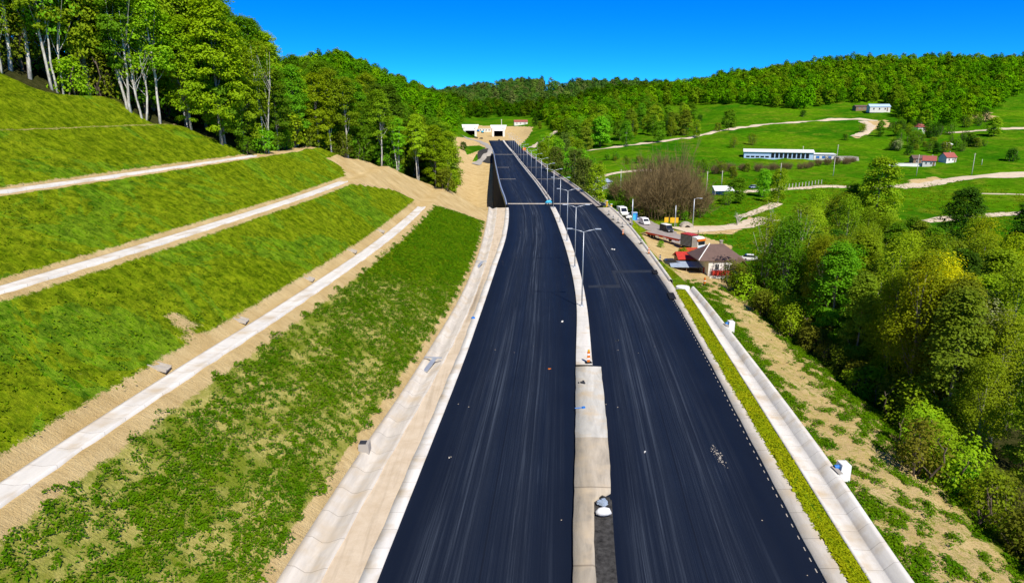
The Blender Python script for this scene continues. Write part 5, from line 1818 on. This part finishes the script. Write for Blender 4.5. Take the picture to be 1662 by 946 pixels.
# long barn
a0, a1 = at(1212, 257), at(1362, 259)
Lb = math.dist(a0[:2], a1[:2])
t = thing("barn", "long low white barn with blue-grey openings on the meadow", "barn", ((a0.x + a1.x) / 2, (a0.y + a1.y) / 2 + 6, min(a0.z, a1.z)), heading(a0, a1))
La = Lb * 0.76
xa = -Lb / 2 + La / 2
bx("wall", M['pale_blue'], t, ((xa, 0, 1.6), (La, 11, 4.4)))
b = MB(); b.prism([(-6.2, 3.9), (0.2, 5.2), (6.2, 3.9), (6.2, 3.65), (0.2, 4.95), (-6.2, 3.65)], xa - La / 2 - 0.5, xa + La / 2 + .5)
o = b.build("roof", M['white_paint'], t); o.rotation_euler = (0, 0, R(-90)); 
o.rotation_euler = (0, 0, R(90)); o.scale = (1, -1, 1)
for k in range(9):
    bx("bay_opening", M['glass'], t, ((xa - La / 2 + La * (0.42 + k * 0.062), -5.53, 1.9), (La * 0.045, 0.08, 2.9)))
for k in range(5):
    bx("window", M['glass'], t, ((xa - La / 2 + La * (0.06 + k * 0.07), -5.53, 1.0), (2.0, 0.08, 0.9)))
bx("fascia", M['white_wall'], t, ((xa, -5.56, 3.62), (La, 0.1, 0.5)))
xb_ = -Lb / 2 + La + (Lb - La) / 2
bx("side_wing", M['white_wall'], t, ((xb_ + 0.2, 0.5, 1.1), (Lb - La - .4, 9, 3.4)))
b = MB(); b.box((xb_ + 0.2, 0.5, 3.0), (Lb - La + .6, 10, 0.3), 0, 0.9); b.build("wing_roof", M['white_paint'], t)
for k in range(3):
    bx("wing_window", M['blue'], t, ((xb_ - 3.5 + k * 3.2, -4.03, 1.2), (1.8, 0.08, 1.3)))
p = at(1374, 259)
bx_ = MB(); bx_.box((0, 0, 0.5), (12, 9, 2.0), 0, 0.92); o = bx_.build("concrete_tank", M['concrete_clean'], None, loc=(p.x, p.y + 2, p.z))
tag(o, "low white concrete tank at the right end of the long barn", "tank")

p = at(1425, 181); farmhouse("farm_shed", "large blue-roofed farm shed at the edge of the upper wood", (p.x, p.y, p.z), -0.15, 17, 9, 4, M['pale_blue'], M['white_wall'], 'gable', 2.2, False, 3)
p = at(1396, 179); farmhouse("farm_shed", "brown low shed left of the blue-roofed farm shed", (p.x, p.y, p.z), 0.1, 12, 6, 3, M['roof_brown'], M['wood'], 'gable', 1.2, False, 2)
p = at(1507, 269); farmhouse("farmhouse", "small white farmhouse with red roof beside the brown shed", (p.x, p.y, p.z), -0.5, 6, 5, 2.7, M['roof_red'], M['white_wall'], 'gable', 2.4)
p = at(1494, 268); farmhouse("farm_shed", "brown wooden shed touching the small red-roofed farmhouse", (p.x, p.y + 3, p.z), -0.1, 7, 5, 3.4, M['roof_brown'], M['wood'], 'gable', 1.6, False)
p = at(1537, 263); farmhouse("farmhouse", "white farmhouse with patchy red roof right of the brown shed", (p.x, p.y, p.z), 0.3, 7, 5, 2.6, M['roof_red'], M['white_wall'], 'gable', 2.4)
p = at(1491, 217); farmhouse("farmhouse", "tall white house with small red roof below the right wood", (p.x, p.y, p.z), 0.2, 7, 6, 4.6, M['roof_red'], M['white_wall'], 'hip', 2.2)
p = at(1535, 241); farmhouse("farm_shed", "small white-roofed shed among bushes above the farmhouses", (p.x, p.y, p.z), 0.5, 6, 4, 2.4, M['white_paint'], M['wood'], 'gable', 1.0, False, 1)
p = at(1476, 270)
o = MB(); o.box((0, 0, 0.6), (24, 0.4, 1.8)); o.box((0, 0, 1.55), (24.3, 0.55, 0.12)); o = o.build("farm_wall", M['white_wall'], None, loc=(p.x, p.y, p.z)); tag(o, "long low white wall left of the brown wooden shed", "wall")
p = at(977, 187); farmhouse("farmhouse", "grey-roofed house half hidden in the clump above the meadow track", (p.x, p.y, p.z), 0.5, 12, 8, 4, M['grey_paint'], M['white_wall'], 'gable', 3.0)
p = at(845, 203); farmhouse("farm_shed", "pink-roofed building at the edge of the dark wood behind the tunnel", (p.x, p.y, p.z), 0.1, 18, 8, 4, M['roof_red'], M['white_wall'], 'gable', 2.5, False, 3)
p = at(977, 306)
farmhouse("site_shed", "grey corrugated site shed between the bridge and the meadow", (p.x, p.y, p.z), 0.9, 8, 4.5, 2.8, M['grey_blue'], M['grey_paint'], 'gable', 1.0, False)
# white shelter on legs
p = at(1172, 317)
t = thing("field_shelter", "white pitched shelter on thin legs standing on the meadow", "shelter", (p.x, p.y, p.z), 0.1)
b = MB(); b.add([(-4.2, -2.4, 2.0), (4.2, -2.4, 2.0), (3.8, 1.6, 3.6), (-3.8, 1.6, 3.6), (-4.2, -2.4, 2.12), (4.2, -2.4, 2.12), (3.8, 1.6, 3.72), (-3.8, 1.6, 3.72)], [(3, 2, 1, 0), (4, 5, 6, 7), (0, 1, 5, 4), (1, 2, 6, 5), (2, 3, 7, 6), (3, 0, 4, 7)])
b.build("roof_sheet", M['white_paint'], t)
bx("back_wall", M['pale_blue'], t, ((0, 1.5, 1.6), (7.4, 0.15, 3.7)))
for x in (-3.9, 3.9):
    b = MB(); b.tube([(x, -2.2, -0.5), (x, -2.2, 2.0)], 0.1, 6); b.build("leg", M['pole_wood'], t)

# tunnel portals
def portal(label, px, py, w, hgt):
    p = at(px, py)
    t = thing("tunnel_portal", label, "tunnel", (p.x, p.y, p.z))
    W2 = w / 2
    b = MB()
    ow, oh = W2 + 2.2, hgt + 6.0
    # face with a real opening: two jambs, a leaning head slab, tunnel lining behind
    for s_ in (-1, 1):
        b = MB(); b.box((s_ * (W2 + 1.1), 1.0, oh * 0.40 - .5), (2.2, 2.0, oh * 0.8 + 1.0)); b.build("jamb", M['white_wall'], t)
    b = MB(); b.add([(-ow, -0.2, hgt), (ow, -0.2, hgt), (ow + 2, 5.0, oh), (-ow - 2, 5.0, oh), (-ow, 7.0, hgt), (ow, 7.0, hgt), (ow + 2, 7.0, oh), (-ow - 2, 7.0, oh)],
                    [(0, 1, 2, 3), (5, 4, 7, 6), (3, 2, 6, 7), (4, 5, 1, 0), (0, 3, 7, 4), (1, 5, 6, 2)])
    b.build("head_wall", M['white_paint'], t)
    b = MB()
    b.quad((-W2, 2, -0.5), (-W2, 30, -0.5), (-W2, 30, hgt), (-W2, 2, hgt)); b.quad((W2, 30, -0.5), (W2, 2, -0.5), (W2, 2, hgt), (W2, 30, hgt))
    b.quad((-W2, 30, -0.5), (W2, 30, -0.5), (W2, 30, hgt), (-W2, 30, hgt)); b.quad((-W2, 2, hgt - .02), (-W2, 30, hgt - .02), (W2, 30, hgt - .02), (W2, 2, hgt - .02))
    b.build("tunnel_lining", M['black'], t)
    return t
portal("left white tunnel portal with dark mouth at the end of the road", 763, 220, 9.6, 5.0)
portal("right white tunnel portal with dark mouth at the end of the road", 809, 222, 9.6, 6.2)
p = at(787, 214)
t = thing("site_building", "low white building between the two tunnel portals", "building", (p.x, p.y, p.z))
bx("wall", M['white_wall'], t, ((0, 0, 1.5), (15, 5, 4.0)))
bx("roof", M['white_paint'], t, ((0, 0, 3.65), (15.6, 5.6, 0.3)))
for k in range(4): bx("window", M['glass'], t, ((-5.4 + 3.6 * k, -2.53, 1.9), (1.6, 0.08, 1.1)))
for (px, py, col, lab) in ((776, 214, 'blue', "blue machine standing beside the left tunnel portal"), (783, 216, 'cyan', "light blue machine in front of the white site building")):
    p = at(px, py)
    t = thing("excavator", lab, "excavator", (p.x, p.y, p.z), 0.6)
    bx("tracks", M['black'], t, ((0, -0.9, 0.4), (3, 0.5, 0.8)), ((0, 0.9, 0.4), (3, 0.5, 0.8)))
    bx("cab", M[col], t, ((-0.2, 0, 1.6), (2.4, 2.0, 1.7)))
    b = MB(); b.tube([(1, 0, 1.6), (3, 0, 3.4), (4.6, 0, 2.0), (4.8, 0, 0.6)], [0.25, 0.2, 0.16, 0.12], 6); b.build("boom", M[col], t)
p = at(814, 206)
b = MB(); b.tube([(0, 0, -1), (0, 0, 9)], 0.35, 8); b.box((0, 0, 9.2), (1.4, 1.0, 0.5)); o = b.build("mast", M['white_paint'], None, loc=(p.x, p.y, p.z)); tag(o, "white mast standing above the right tunnel portal", "mast")


# ------------------------------------------------------------------ poles, fence, signs
def pole(px, py, hgt, label, arm=False, mat='pole_wood', name="utility_pole", cross=True):
    p = at(px, py)
    t = thing(name, label, "pole", (p.x, p.y, p.z))
    b = MB(); b.tube([(0, 0, -0.6), (0.03, 0, hgt * .5), (0, 0, hgt)], [0.16, 0.13, 0.10], 7); b.build("shaft", M[mat], t, True)
    if arm:
        b = MB(); b.tube([(0, 0, hgt - 0.1), (0.9, -0.3, hgt + 0.25), (1.5, -0.5, hgt + 0.25)], 0.06, 6); b.build("arm", M['galv'], t)
        b = MB(); b.bbox((1.8, -.6, hgt + 0.22), (0.9, 0.35, 0.16), 0.05); b.build("lamp_head", M['galv'], t)
    elif cross:
        b = MB(); b.box((0, 0, hgt - 0.4), (1.5, 0.12, 0.12))
        for x in (-0.65, 0, 0.65): b.cyl((x, 0, hgt - 0.34), 0.05, 0.2, 6)
        b.build("crossarm", M['wood'], t)
    return t
pole(1025, 372, 7.2, "grey pole standing in front of the blue cabin", False, 'galv', "utility_pole", False)
pole(1095, 369, 6.6, "plain pale pole between the two yellow signs and the road junction", False, 'galv', "utility_pole", False)
pole(1124, 368, 8.5, "pole with single lamp arm at the road junction", True, 'galv', "street_lamp")
pole(1146, 316, 9.5, "wooden pole on the meadow left of the white shelter")
pole(1171, 301, 6.5, "pale pole rising behind the white shelter")
pole(1265, 299, 9.5, "wooden pole on the meadow below the left end of the barn")
pole(1352, 286, 9.0, "wooden pole on the meadow below the right end of the barn")
pole(1487, 286, 10.5, "wooden pole below the long white farm wall")
pole(1577, 284, 10.5, "wooden pole on the open meadow right of the farmhouses")
pole(1358, 258, 8.0, "thin pole in front of the barn's white wing")
pole(1302, 257, 7.0, "thin pole in front of the barn's dark openings")
pole(1007, 306, 8.0, "wooden pole at the left of the brown thicket")
pole(1593, 268, 3.0, "short post on the meadow right of the tall pole", cross=False)
f0, f1 = at(1264, 306), at(1333, 299)
for k in range(14):
    q = Vector(f0).lerp(Vector(f1), k / 13)
    b = MB(); b.tube([(0, 0, -0.3), (0, 0, 1.9)], [0.16, 0.13], 6); b.cyl((0, 0, 1.9), 0.19, 0.08, 6)
    if k == 0:
        fp = b.build("fence_post", M['pole_wood'], None, loc=(q.x, q.y, gz(q.x, q.y)))
        tag(fp, "pale fence post in the row along the lower field track", "fence post", "fence posts along the lower field track")
    else:
        c = fp.copy(); COL.objects.link(c); c.location = (q.x, q.y, gz(q.x, q.y))
# scrubby hedge row between the barn and the lower meadow
h0, h1, h2 = at(1165, 282), at(1260, 276), at(1385, 264)
for k in range(22):
    q = Vector(h0).lerp(Vector(h1), k / 10) if k <= 10 else Vector(h1).lerp(Vector(h2), (k - 10) / 11)
    dup(TW[k % 2], (q.x + random.uniform(-2, 2), q.y + random.uniform(-3, 3), gz(q.x, q.y) - 0.1), random.uniform(0, 6), random.uniform(0.36, 0.52), "low scrubby bush in the hedge row below the long barn", "hedge row below the long barn")

def sign(name, px, py, col, w, h_, z, label, cat="sign", legs=2):
    p = at(px, py)
    t = thing(name, label, cat, (p.x, p.y, p.z), random.uniform(-.2, .2))
    bx("board", M[col], t, ((0, -0.06, z + h_ / 2), (w, 0.06, h_)))
    for k in range(legs):
        x = (k - (legs - 1) / 2) * w * 0.6
        b = MB(); b.tube([(x, 0.02, -0.4), (x, 0.02, z + h_ * 0.9)], 0.05, 6); b.build("leg", M['galv'], t)
    return t
sign("road_sign", 1081, 366, 'yellow', 1.3, 1.6, 0.9, "narrow yellow sign on the verge below the brown thicket", legs=1)
sign("road_sign", 1093.5, 367, 'yellow', 2.6, 1.6, 1.0, "wide yellow sign at the foot of the pale pole")
sign("road_sign", 955, 301, 'blue', 2.2, 1.6, 1.2, "blue sign in the trees beside the bridge")
sign("road_sign", 963, 312, 'white_paint', 3.0, 2.0, 1.0, "white sign board in the trees beside the bridge")
sign("road_sign", 851, 251, 'orange', 2.2, 1.9, 0.4, "orange warning board on the far right carriageway").location.z = 0.01
t = thing("portable_cabin", "blue portable toilet cabin behind the grey pole", "cabin", at(1029, 358))
b = MB(); b.bbox((0, 0, 1.25), (1.7, 1.5, 2.5), 0.08); b.build("shell", M['blue'], t)
bx("door", M['cyan'], t, ((-0.1, -0.77, 1.15), (0.9, 0.05, 2.0)))
bx("roof", M['pale_blue'], t, ((0, 0, 2.56), (1.8, 1.6, 0.14)))
p = at(1189, 459)
t = thing("signpost", "thin post with blue board at the edge of the wood", "sign", (p.x, p.y, p.z))
b = MB(); b.tube([(0, 0, -0.3), (0, 0, 2.6)], 0.06, 6); b.build("pole", M['galv'], t)
bx("board", M['blue'], t, ((0.15, -0.08, 2.0), (0.7, 0.05, 0.9)))
bx("bracket", M['galv'], t, ((0.9, 0, 2.2), (1.4, 0.08, 0.08)))
# stone arch
p = at(1114, 369)
t = thing("culvert", "small pale stone arch beside the road junction", "culvert", (p.x, p.y, p.z), 0.05)
b = MB()
n = 9
vo_, vi_ = [], []
for k in range(n):
    a = math.pi * k / (n - 1)
    vo_.append((math.cos(a) * 2.0, math.sin(a) * 1.75 - 0.1)); vi_.append((math.cos(a) * 0.9, math.sin(a) * 0.85 - 0.1))
for k in range(n - 1):
    b.prism([vi_[k], vo_[k], vo_[k + 1], vi_[k + 1]], -1.2, 1.2)
b.build("arch", M['stone'], t)
bx("back", M['black'], t, ((0, 1.0, 0.3), (1.7, 0.1, 1.0)))
# dead branches
p = at(1197, 366)
b = MB()
rr = random.Random(5)
for k in range(5):
    a = rr.uniform(0, 6.28)
    e = Vector((math.cos(a) * rr.uniform(.5, 2), math.sin(a) * .8, rr.uniform(2.5, 5)))
    m_ = e * 0.5 + Vector((rr.uniform(-.4, .4), 0, 0.4))
    b.tube([(0, 0, -0.2), m_, e], [0.16, 0.1, 0.03], 5)
    for j in range(3):
        b.tube([m_, m_ + Vector((rr.uniform(-1.3, 1.3), rr.uniform(-.5, .5), rr.uniform(0.5, 1.6)))], [0.06, 0.02], 4)
o = b.build("dead_tree", M['bark_pale'], None, loc=(p.x, p.y, p.z)); tag(o, "small dead white tree at the end of the dirt junction", "tree")

# ------------------------------------------------------------------ guide posts on the right shoulder
def beacon(px, py, col, label, hgt=1.1, z=None, grp="guide posts along the right shoulder"):
    p = at(px, py, Z=0.1) if z is None else at(px, py, Z=z)
    t = thing("guide_post", label, "guide post", (p.x, p.y, p.z), random.uniform(-.3, .3), grp)
    bx("foot", M['black'], t, ((0, 0, 0.06), (0.75, 0.42, 0.12)))
    bx("panel", M[col], t, ((0, 0, 0.12 + hgt / 2), (0.28, 0.07, hgt)))
    bx("stripe", M['white_paint'], t, ((0, 0, 0.12 + hgt * 0.35), (0.285, 0.08, 0.14)), ((0, 0, 0.12 + hgt * 0.75), (0.285, 0.08, 0.14)))
    return t
for i, (px, py, col) in enumerate(((988, 349, 'dark_metal'), (995, 357, 'dark_metal'), (1003, 362, 'dark_metal'), (1010, 369, 'dark_metal'), (1011, 381, 'orange'), (1040, 396, 'dark_metal'), (1053, 412, 'orange'), (1071, 424, 'dark_metal'))):
    beacon(px, py, col, "%s striped guide post on the right shoulder, counted from the bridge" % (["first", "second", "third", "fourth", "fifth, orange,", "sixth", "seventh, orange,", "eighth"][i]))
p = at(1143.5, 462)
t = thing("traffic_bollard", "single orange bollard on the sand in front of the house", "bollard", (p.x, p.y, p.z))
b = MB(); b.cyl((0, 0, 0), 0.3, 0.1, 10); b.build("foot", M['black'], t)
b = MB(); b.cyl((0, 0, 0.1), 0.2, 1.1, 10, 0.15); b.build("tube", M['orange'], t)
b = MB(); b.cyl((0, 0, 0.6), 0.19, 0.15, 10, 0.18); b.build("band", M['white_paint'], t)
# yellow barrier posts by the bridge head
for i, (px, py) in enumerate(((952, 303), (959, 309), (965, 316), (971, 322), (978, 328), (985, 335), (992, 341), (946, 297))):
    p = at(px, py)
    t = thing("barrier_post", "yellow barrier post in the row at the right of the bridge end", "barrier post", (p.x, p.y, p.z), 0, "yellow barrier posts at the bridge end")
    bx("post", M['yellow'], t, ((0, 0, 0.7), (0.45, 0.45, 1.9)))
    bx("cap", M['white_paint'], t, ((0, 0, 1.72), (0.6, 0.6, 0.16)))

# ------------------------------------------------------------------ things lying on and beside the road
p = at(955, 589, Z=0.26)
t = thing("guide_beacon", "orange and white striped beacon at the near end of the white kerb", "beacon", (p.x, p.y, 0.26), 0.2)
bx("foot", M['black'], t, ((0, 0, 0.07), (0.7, 0.4, 0.14)))
bx("panel", M['orange'], t, ((0, 0, 0.74), (0.32, 0.06, 1.2)))
bx("stripe", M['white_paint'], t, ((0, 0, 0.5), (0.325, 0.07, 0.2)), ((0, 0, 1.0), (0.325, 0.07, 0.2)))
bx("warning_light", M['yellow'], t, ((0, 0, 1.45), (0.2, 0.12, 0.2)))
def rubble(name, px, py, z, mat, size, label, cat, n=5, seed=1):
    rr = random.Random(seed)
    p = at(px, py, Z=z)
    b = MB()
    for k in range(n):
        s = size * rr.uniform(0.35, 0.8)
        b.box((rr.uniform(-.5, .5) * size, rr.uniform(-.5, .5) * size, s * 0.2), (s, s * rr.uniform(.5, 1.0), s * 0.5), rr.uniform(0, 3), rr.uniform(0.5, 0.9), (rr.uniform(-.1, .1) * s, 0))
    o = b.build(name, M[mat], None, loc=(p.x, p.y, z))
    return tag(o, label, cat)
rubble("debris", 943, 621, 0.27, 'dark_metal', 0.5, "crumpled dark plastic on the near median slab", "debris", 5, 2)
b = MB(); b.tube([(-0.45, 0, 0.05), (0.2, 0.1, 0.06)], 0.05, 6); b.box((0.35, 0.12, 0.08), (0.3, 0.2, 0.14), 0.3)
p = at(941, 663, Z=0.28); o = b.build("hand_tool", M['blue'], None, loc=(p.x, p.y, 0.28)); tag(o, "blue hand tool lying on the near median slab", "tool")
rubble("plastic_sheet", 977, 816, 0.27, 'grey_blue', 0.6, "crumpled blue-white plastic sheeting beside the white sack", "sheeting", 8, 4)
rubble("plank_pile", 981, 811, 0.2, 'gravel', 0.6, "dark boards at the head of the gravel strip", "boards", 4, 6)
p = at(980, 834, Z=0.27)
bm_ = MB()
bm_.tube([(-0.55, 0, 0.18), (-0.3, 0, 0.24), (0.0, 0.03, 0.26), (0.3, 0.02, 0.24), (0.5, 0, 0.12)], [0.12, 0.28, 0.32, 0.27, 0.08], 10)
o = bm_.build("sand_sack", M['white_paint'], None, True, (p.x, p.y, 0.2)); tag(o, "white sack lying on the gravel end of the median", "sack")
p = at(768, 517, Z=0.05); o = MB(); o.bbox((0, 0, 0.12), (0.5, 0.35, 0.24), 0.06); o.box((0, 0, 0.27), (0.2, 0.1, 0.08)); o = o.build("tool_bag", M['blue'], None, loc=(p.x, p.y, 0.03)); tag(o, "small blue bag on the sandy left shoulder", "bag")
for (px, py, L_, W_, lab) in ((1090, 480, 3.6, 1.0, "flat black sheet at the right road edge, the nearer of two"), (1063, 441, 2.6, 0.9, "flat black sheet at the right road edge, the farther of two")):
    p = at(px, py, Z=0.14)
    b = MB(); b.bbox((0, 0, 0.03), (W_, L_, 0.06), 0.02); b.box((0.05, L_ * 0.2, 0.08), (W_ * .8, 0.5, 0.04), 0.1)  # thin flat black box with a smaller piece on top
    o = b.build("black_sheet", M['black'], None, loc=(p.x, p.y, 0.13)); o.rotation_euler = (0, 0, R(-6)); tag(o, lab, "mat")
# pipe headwalls on the right channel
for (px, py, s, lab) in ((1172, 521, 1.0, "white concrete headwall with pipe on the channel wall, the farther of two"), (1352, 751, 1.0, "white concrete headwall with pipe on the channel wall, the nearer of two")):
    Yh = at(px, py, Z=1.0).y
    t = thing("pipe_headwall", lab, "headwall", (float(Wout(Yh)) + 0.55, Yh, 0.42), 0.05, "headwalls on the channel wall")
    b = MB(); b.add([(-0.5, -0.6, -0.8), (0.6, -0.6, -1.0), (0.6, 0.6, -1.0), (-0.5, 0.6, -0.8), (-0.25, -0.5, 0.75), (0.62, -0.55, 0.7), (0.62, 0.55, 0.7), (-0.25, 0.5, 0.75)], [(3, 2, 1, 0), (4, 5, 6, 7), (0, 1, 5, 4), (1, 2, 6, 5), (2, 3, 7, 6), (3, 0, 4, 7)]); b.build("block", M['white_paint'], t)
    b = MB(); b.tube([(-0.75, 0, 0.28), (-0.2, 0, 0.32)], 0.24, 10); b.build("pipe", M['blue'], t)
    b = MB(); b.tube([(-0.78, 0, 0.28), (-0.76, 0, 0.28)], 0.2, 10); b.build("pipe_mouth", M['black'], t)
    bx("apron", M['concrete_clean'], t, ((-0.75, -0.5, 0.29), (0.45, 1.5, 0.05)))
    t.scale = (0.8, 0.8, 0.8)
# inlets in the left channel
p = at(597, 727, Z=0.4)
Yh = p.y
t = thing("inlet_box", "square concrete inlet box at the foot of the grass slope", "inlet", (float(Lout(Yh)) + 0.1, Yh, 0.2))
b = MB(); b.box((0, 0, 0.25), (0.9, 1.0, 0.9), 0, 0.9); b.build("box", M['concrete_clean'], t)
bx("grate", M['dark_metal'], t, ((-0.1, 0, 0.72), (0.55, 0.6, 0.05)))
for (px, py, lab) in ((710, 592, "grey metal spillway plate across the left channel, the nearer of two"), (785, 430, "grey metal spillway plate across the left channel, the farther of two")):
    Yh = at(px, py, Z=0.1).y
    t = thing("spillway", lab, "spillway", (float(Lout(Yh)) * 0.6 + float(Lin(Yh)) * 0.4, Yh, 0.0), R(-8), "spillway plates across the left channel")
    b = MB(); b.add([(-0.35, -1.6, -0.1), (0.15, -1.6, -0.1), (0.5, 1.4, 0.35), (0.0, 1.4, 0.35), (-0.35, -1.6, 0.0), (0.15, -1.6, 0.0), (0.5, 1.4, 0.45), (0.0, 1.4, 0.45)], [(3, 2, 1, 0), (4, 5, 6, 7), (0, 1, 5, 4), (1, 2, 6, 5), (2, 3, 7, 6), (3, 0, 4, 7)]); b.build("plate", M['galv'], t)
    bx("crossbar", M['galv'], t, ((0.1, 1.2, 0.52), (2.0, 0.14, 0.12)))
# blue heap and light crates at the bridge joint
p = at(885, 330, Z=0.3)
t = thing("tarp_heap", "light blue tarp heap at the start of the bridge median", "tarp", (float(medL(p.y)) + 0.2, p.y, 0.1), 0.2)
b = MB(); b.tube([(-1.1, 0, 0.3), (-0.5, 0, 0.55), (0.3, 0.1, 0.6), (0.9, 0, 0.3)], [0.25, 0.55, 0.6, 0.25], 9); b.build("sheet", M['cyan'], t, True)
bx("ballast", M['concrete_clean'], t, ((0.2, -0.62, 0.16), (0.9, 0.3, 0.3)), ((-0.7, -0.6, 0.14), (0.4, 0.3, 0.25)))
# white spill on the right carriageway and grit
t_ = random.Random(9)
b = MB()
p0 = at(1166, 740, Z=0.01)
for k in range(70):
    a, q = t_.uniform(0, 6.28), t_.uniform(0.012, 0.07)
    cx_, cy_ = p0.x + t_.gauss(0, 0.13), p0.y + t_.gauss(0, 0.95)
    b.add([(cx_ + math.cos(a + j * 1.05) * q * t_.uniform(.5, 1.2), cy_ + math.sin(a + j * 1.05) * q * 1.8 * t_.uniform(.5, 1.2), 0.010 + 0.0004 * k) for j in range(6)], [(0, 1, 2, 3, 4, 5)])
S(b.build("paint_spill", M['stone']))
for i, (px, py, s, mat, lab) in enumerate(((912, 522, .3, 'white_wall', "pale stone on the left carriageway near the first lamp"), (1046, 733, .28, 'white_wall', "pale stone on the near right carriageway"), (892, 598, .22, 'orange', "small orange scrap on the left carriageway"),
                             (1001, 553, .4, 'dark_metal', "dark lump on the right carriageway"), (995, 405, .5, 'white_wall', "pale stone on the far right carriageway"), (730, 742, .2, 'stone', "small brown stone at the left road edge"))):
    rubble("stone", px, py, 0.01, mat, s, lab, "stone", 2, 20 + i)

for t in list(PROTO.values()):
    if not t['_used']:
        for c in list(t.children): bpy.data.objects.remove(c)
        bpy.data.objects.remove(t)
for o in scn.objects:
    if '_used' in o: del o['_used']
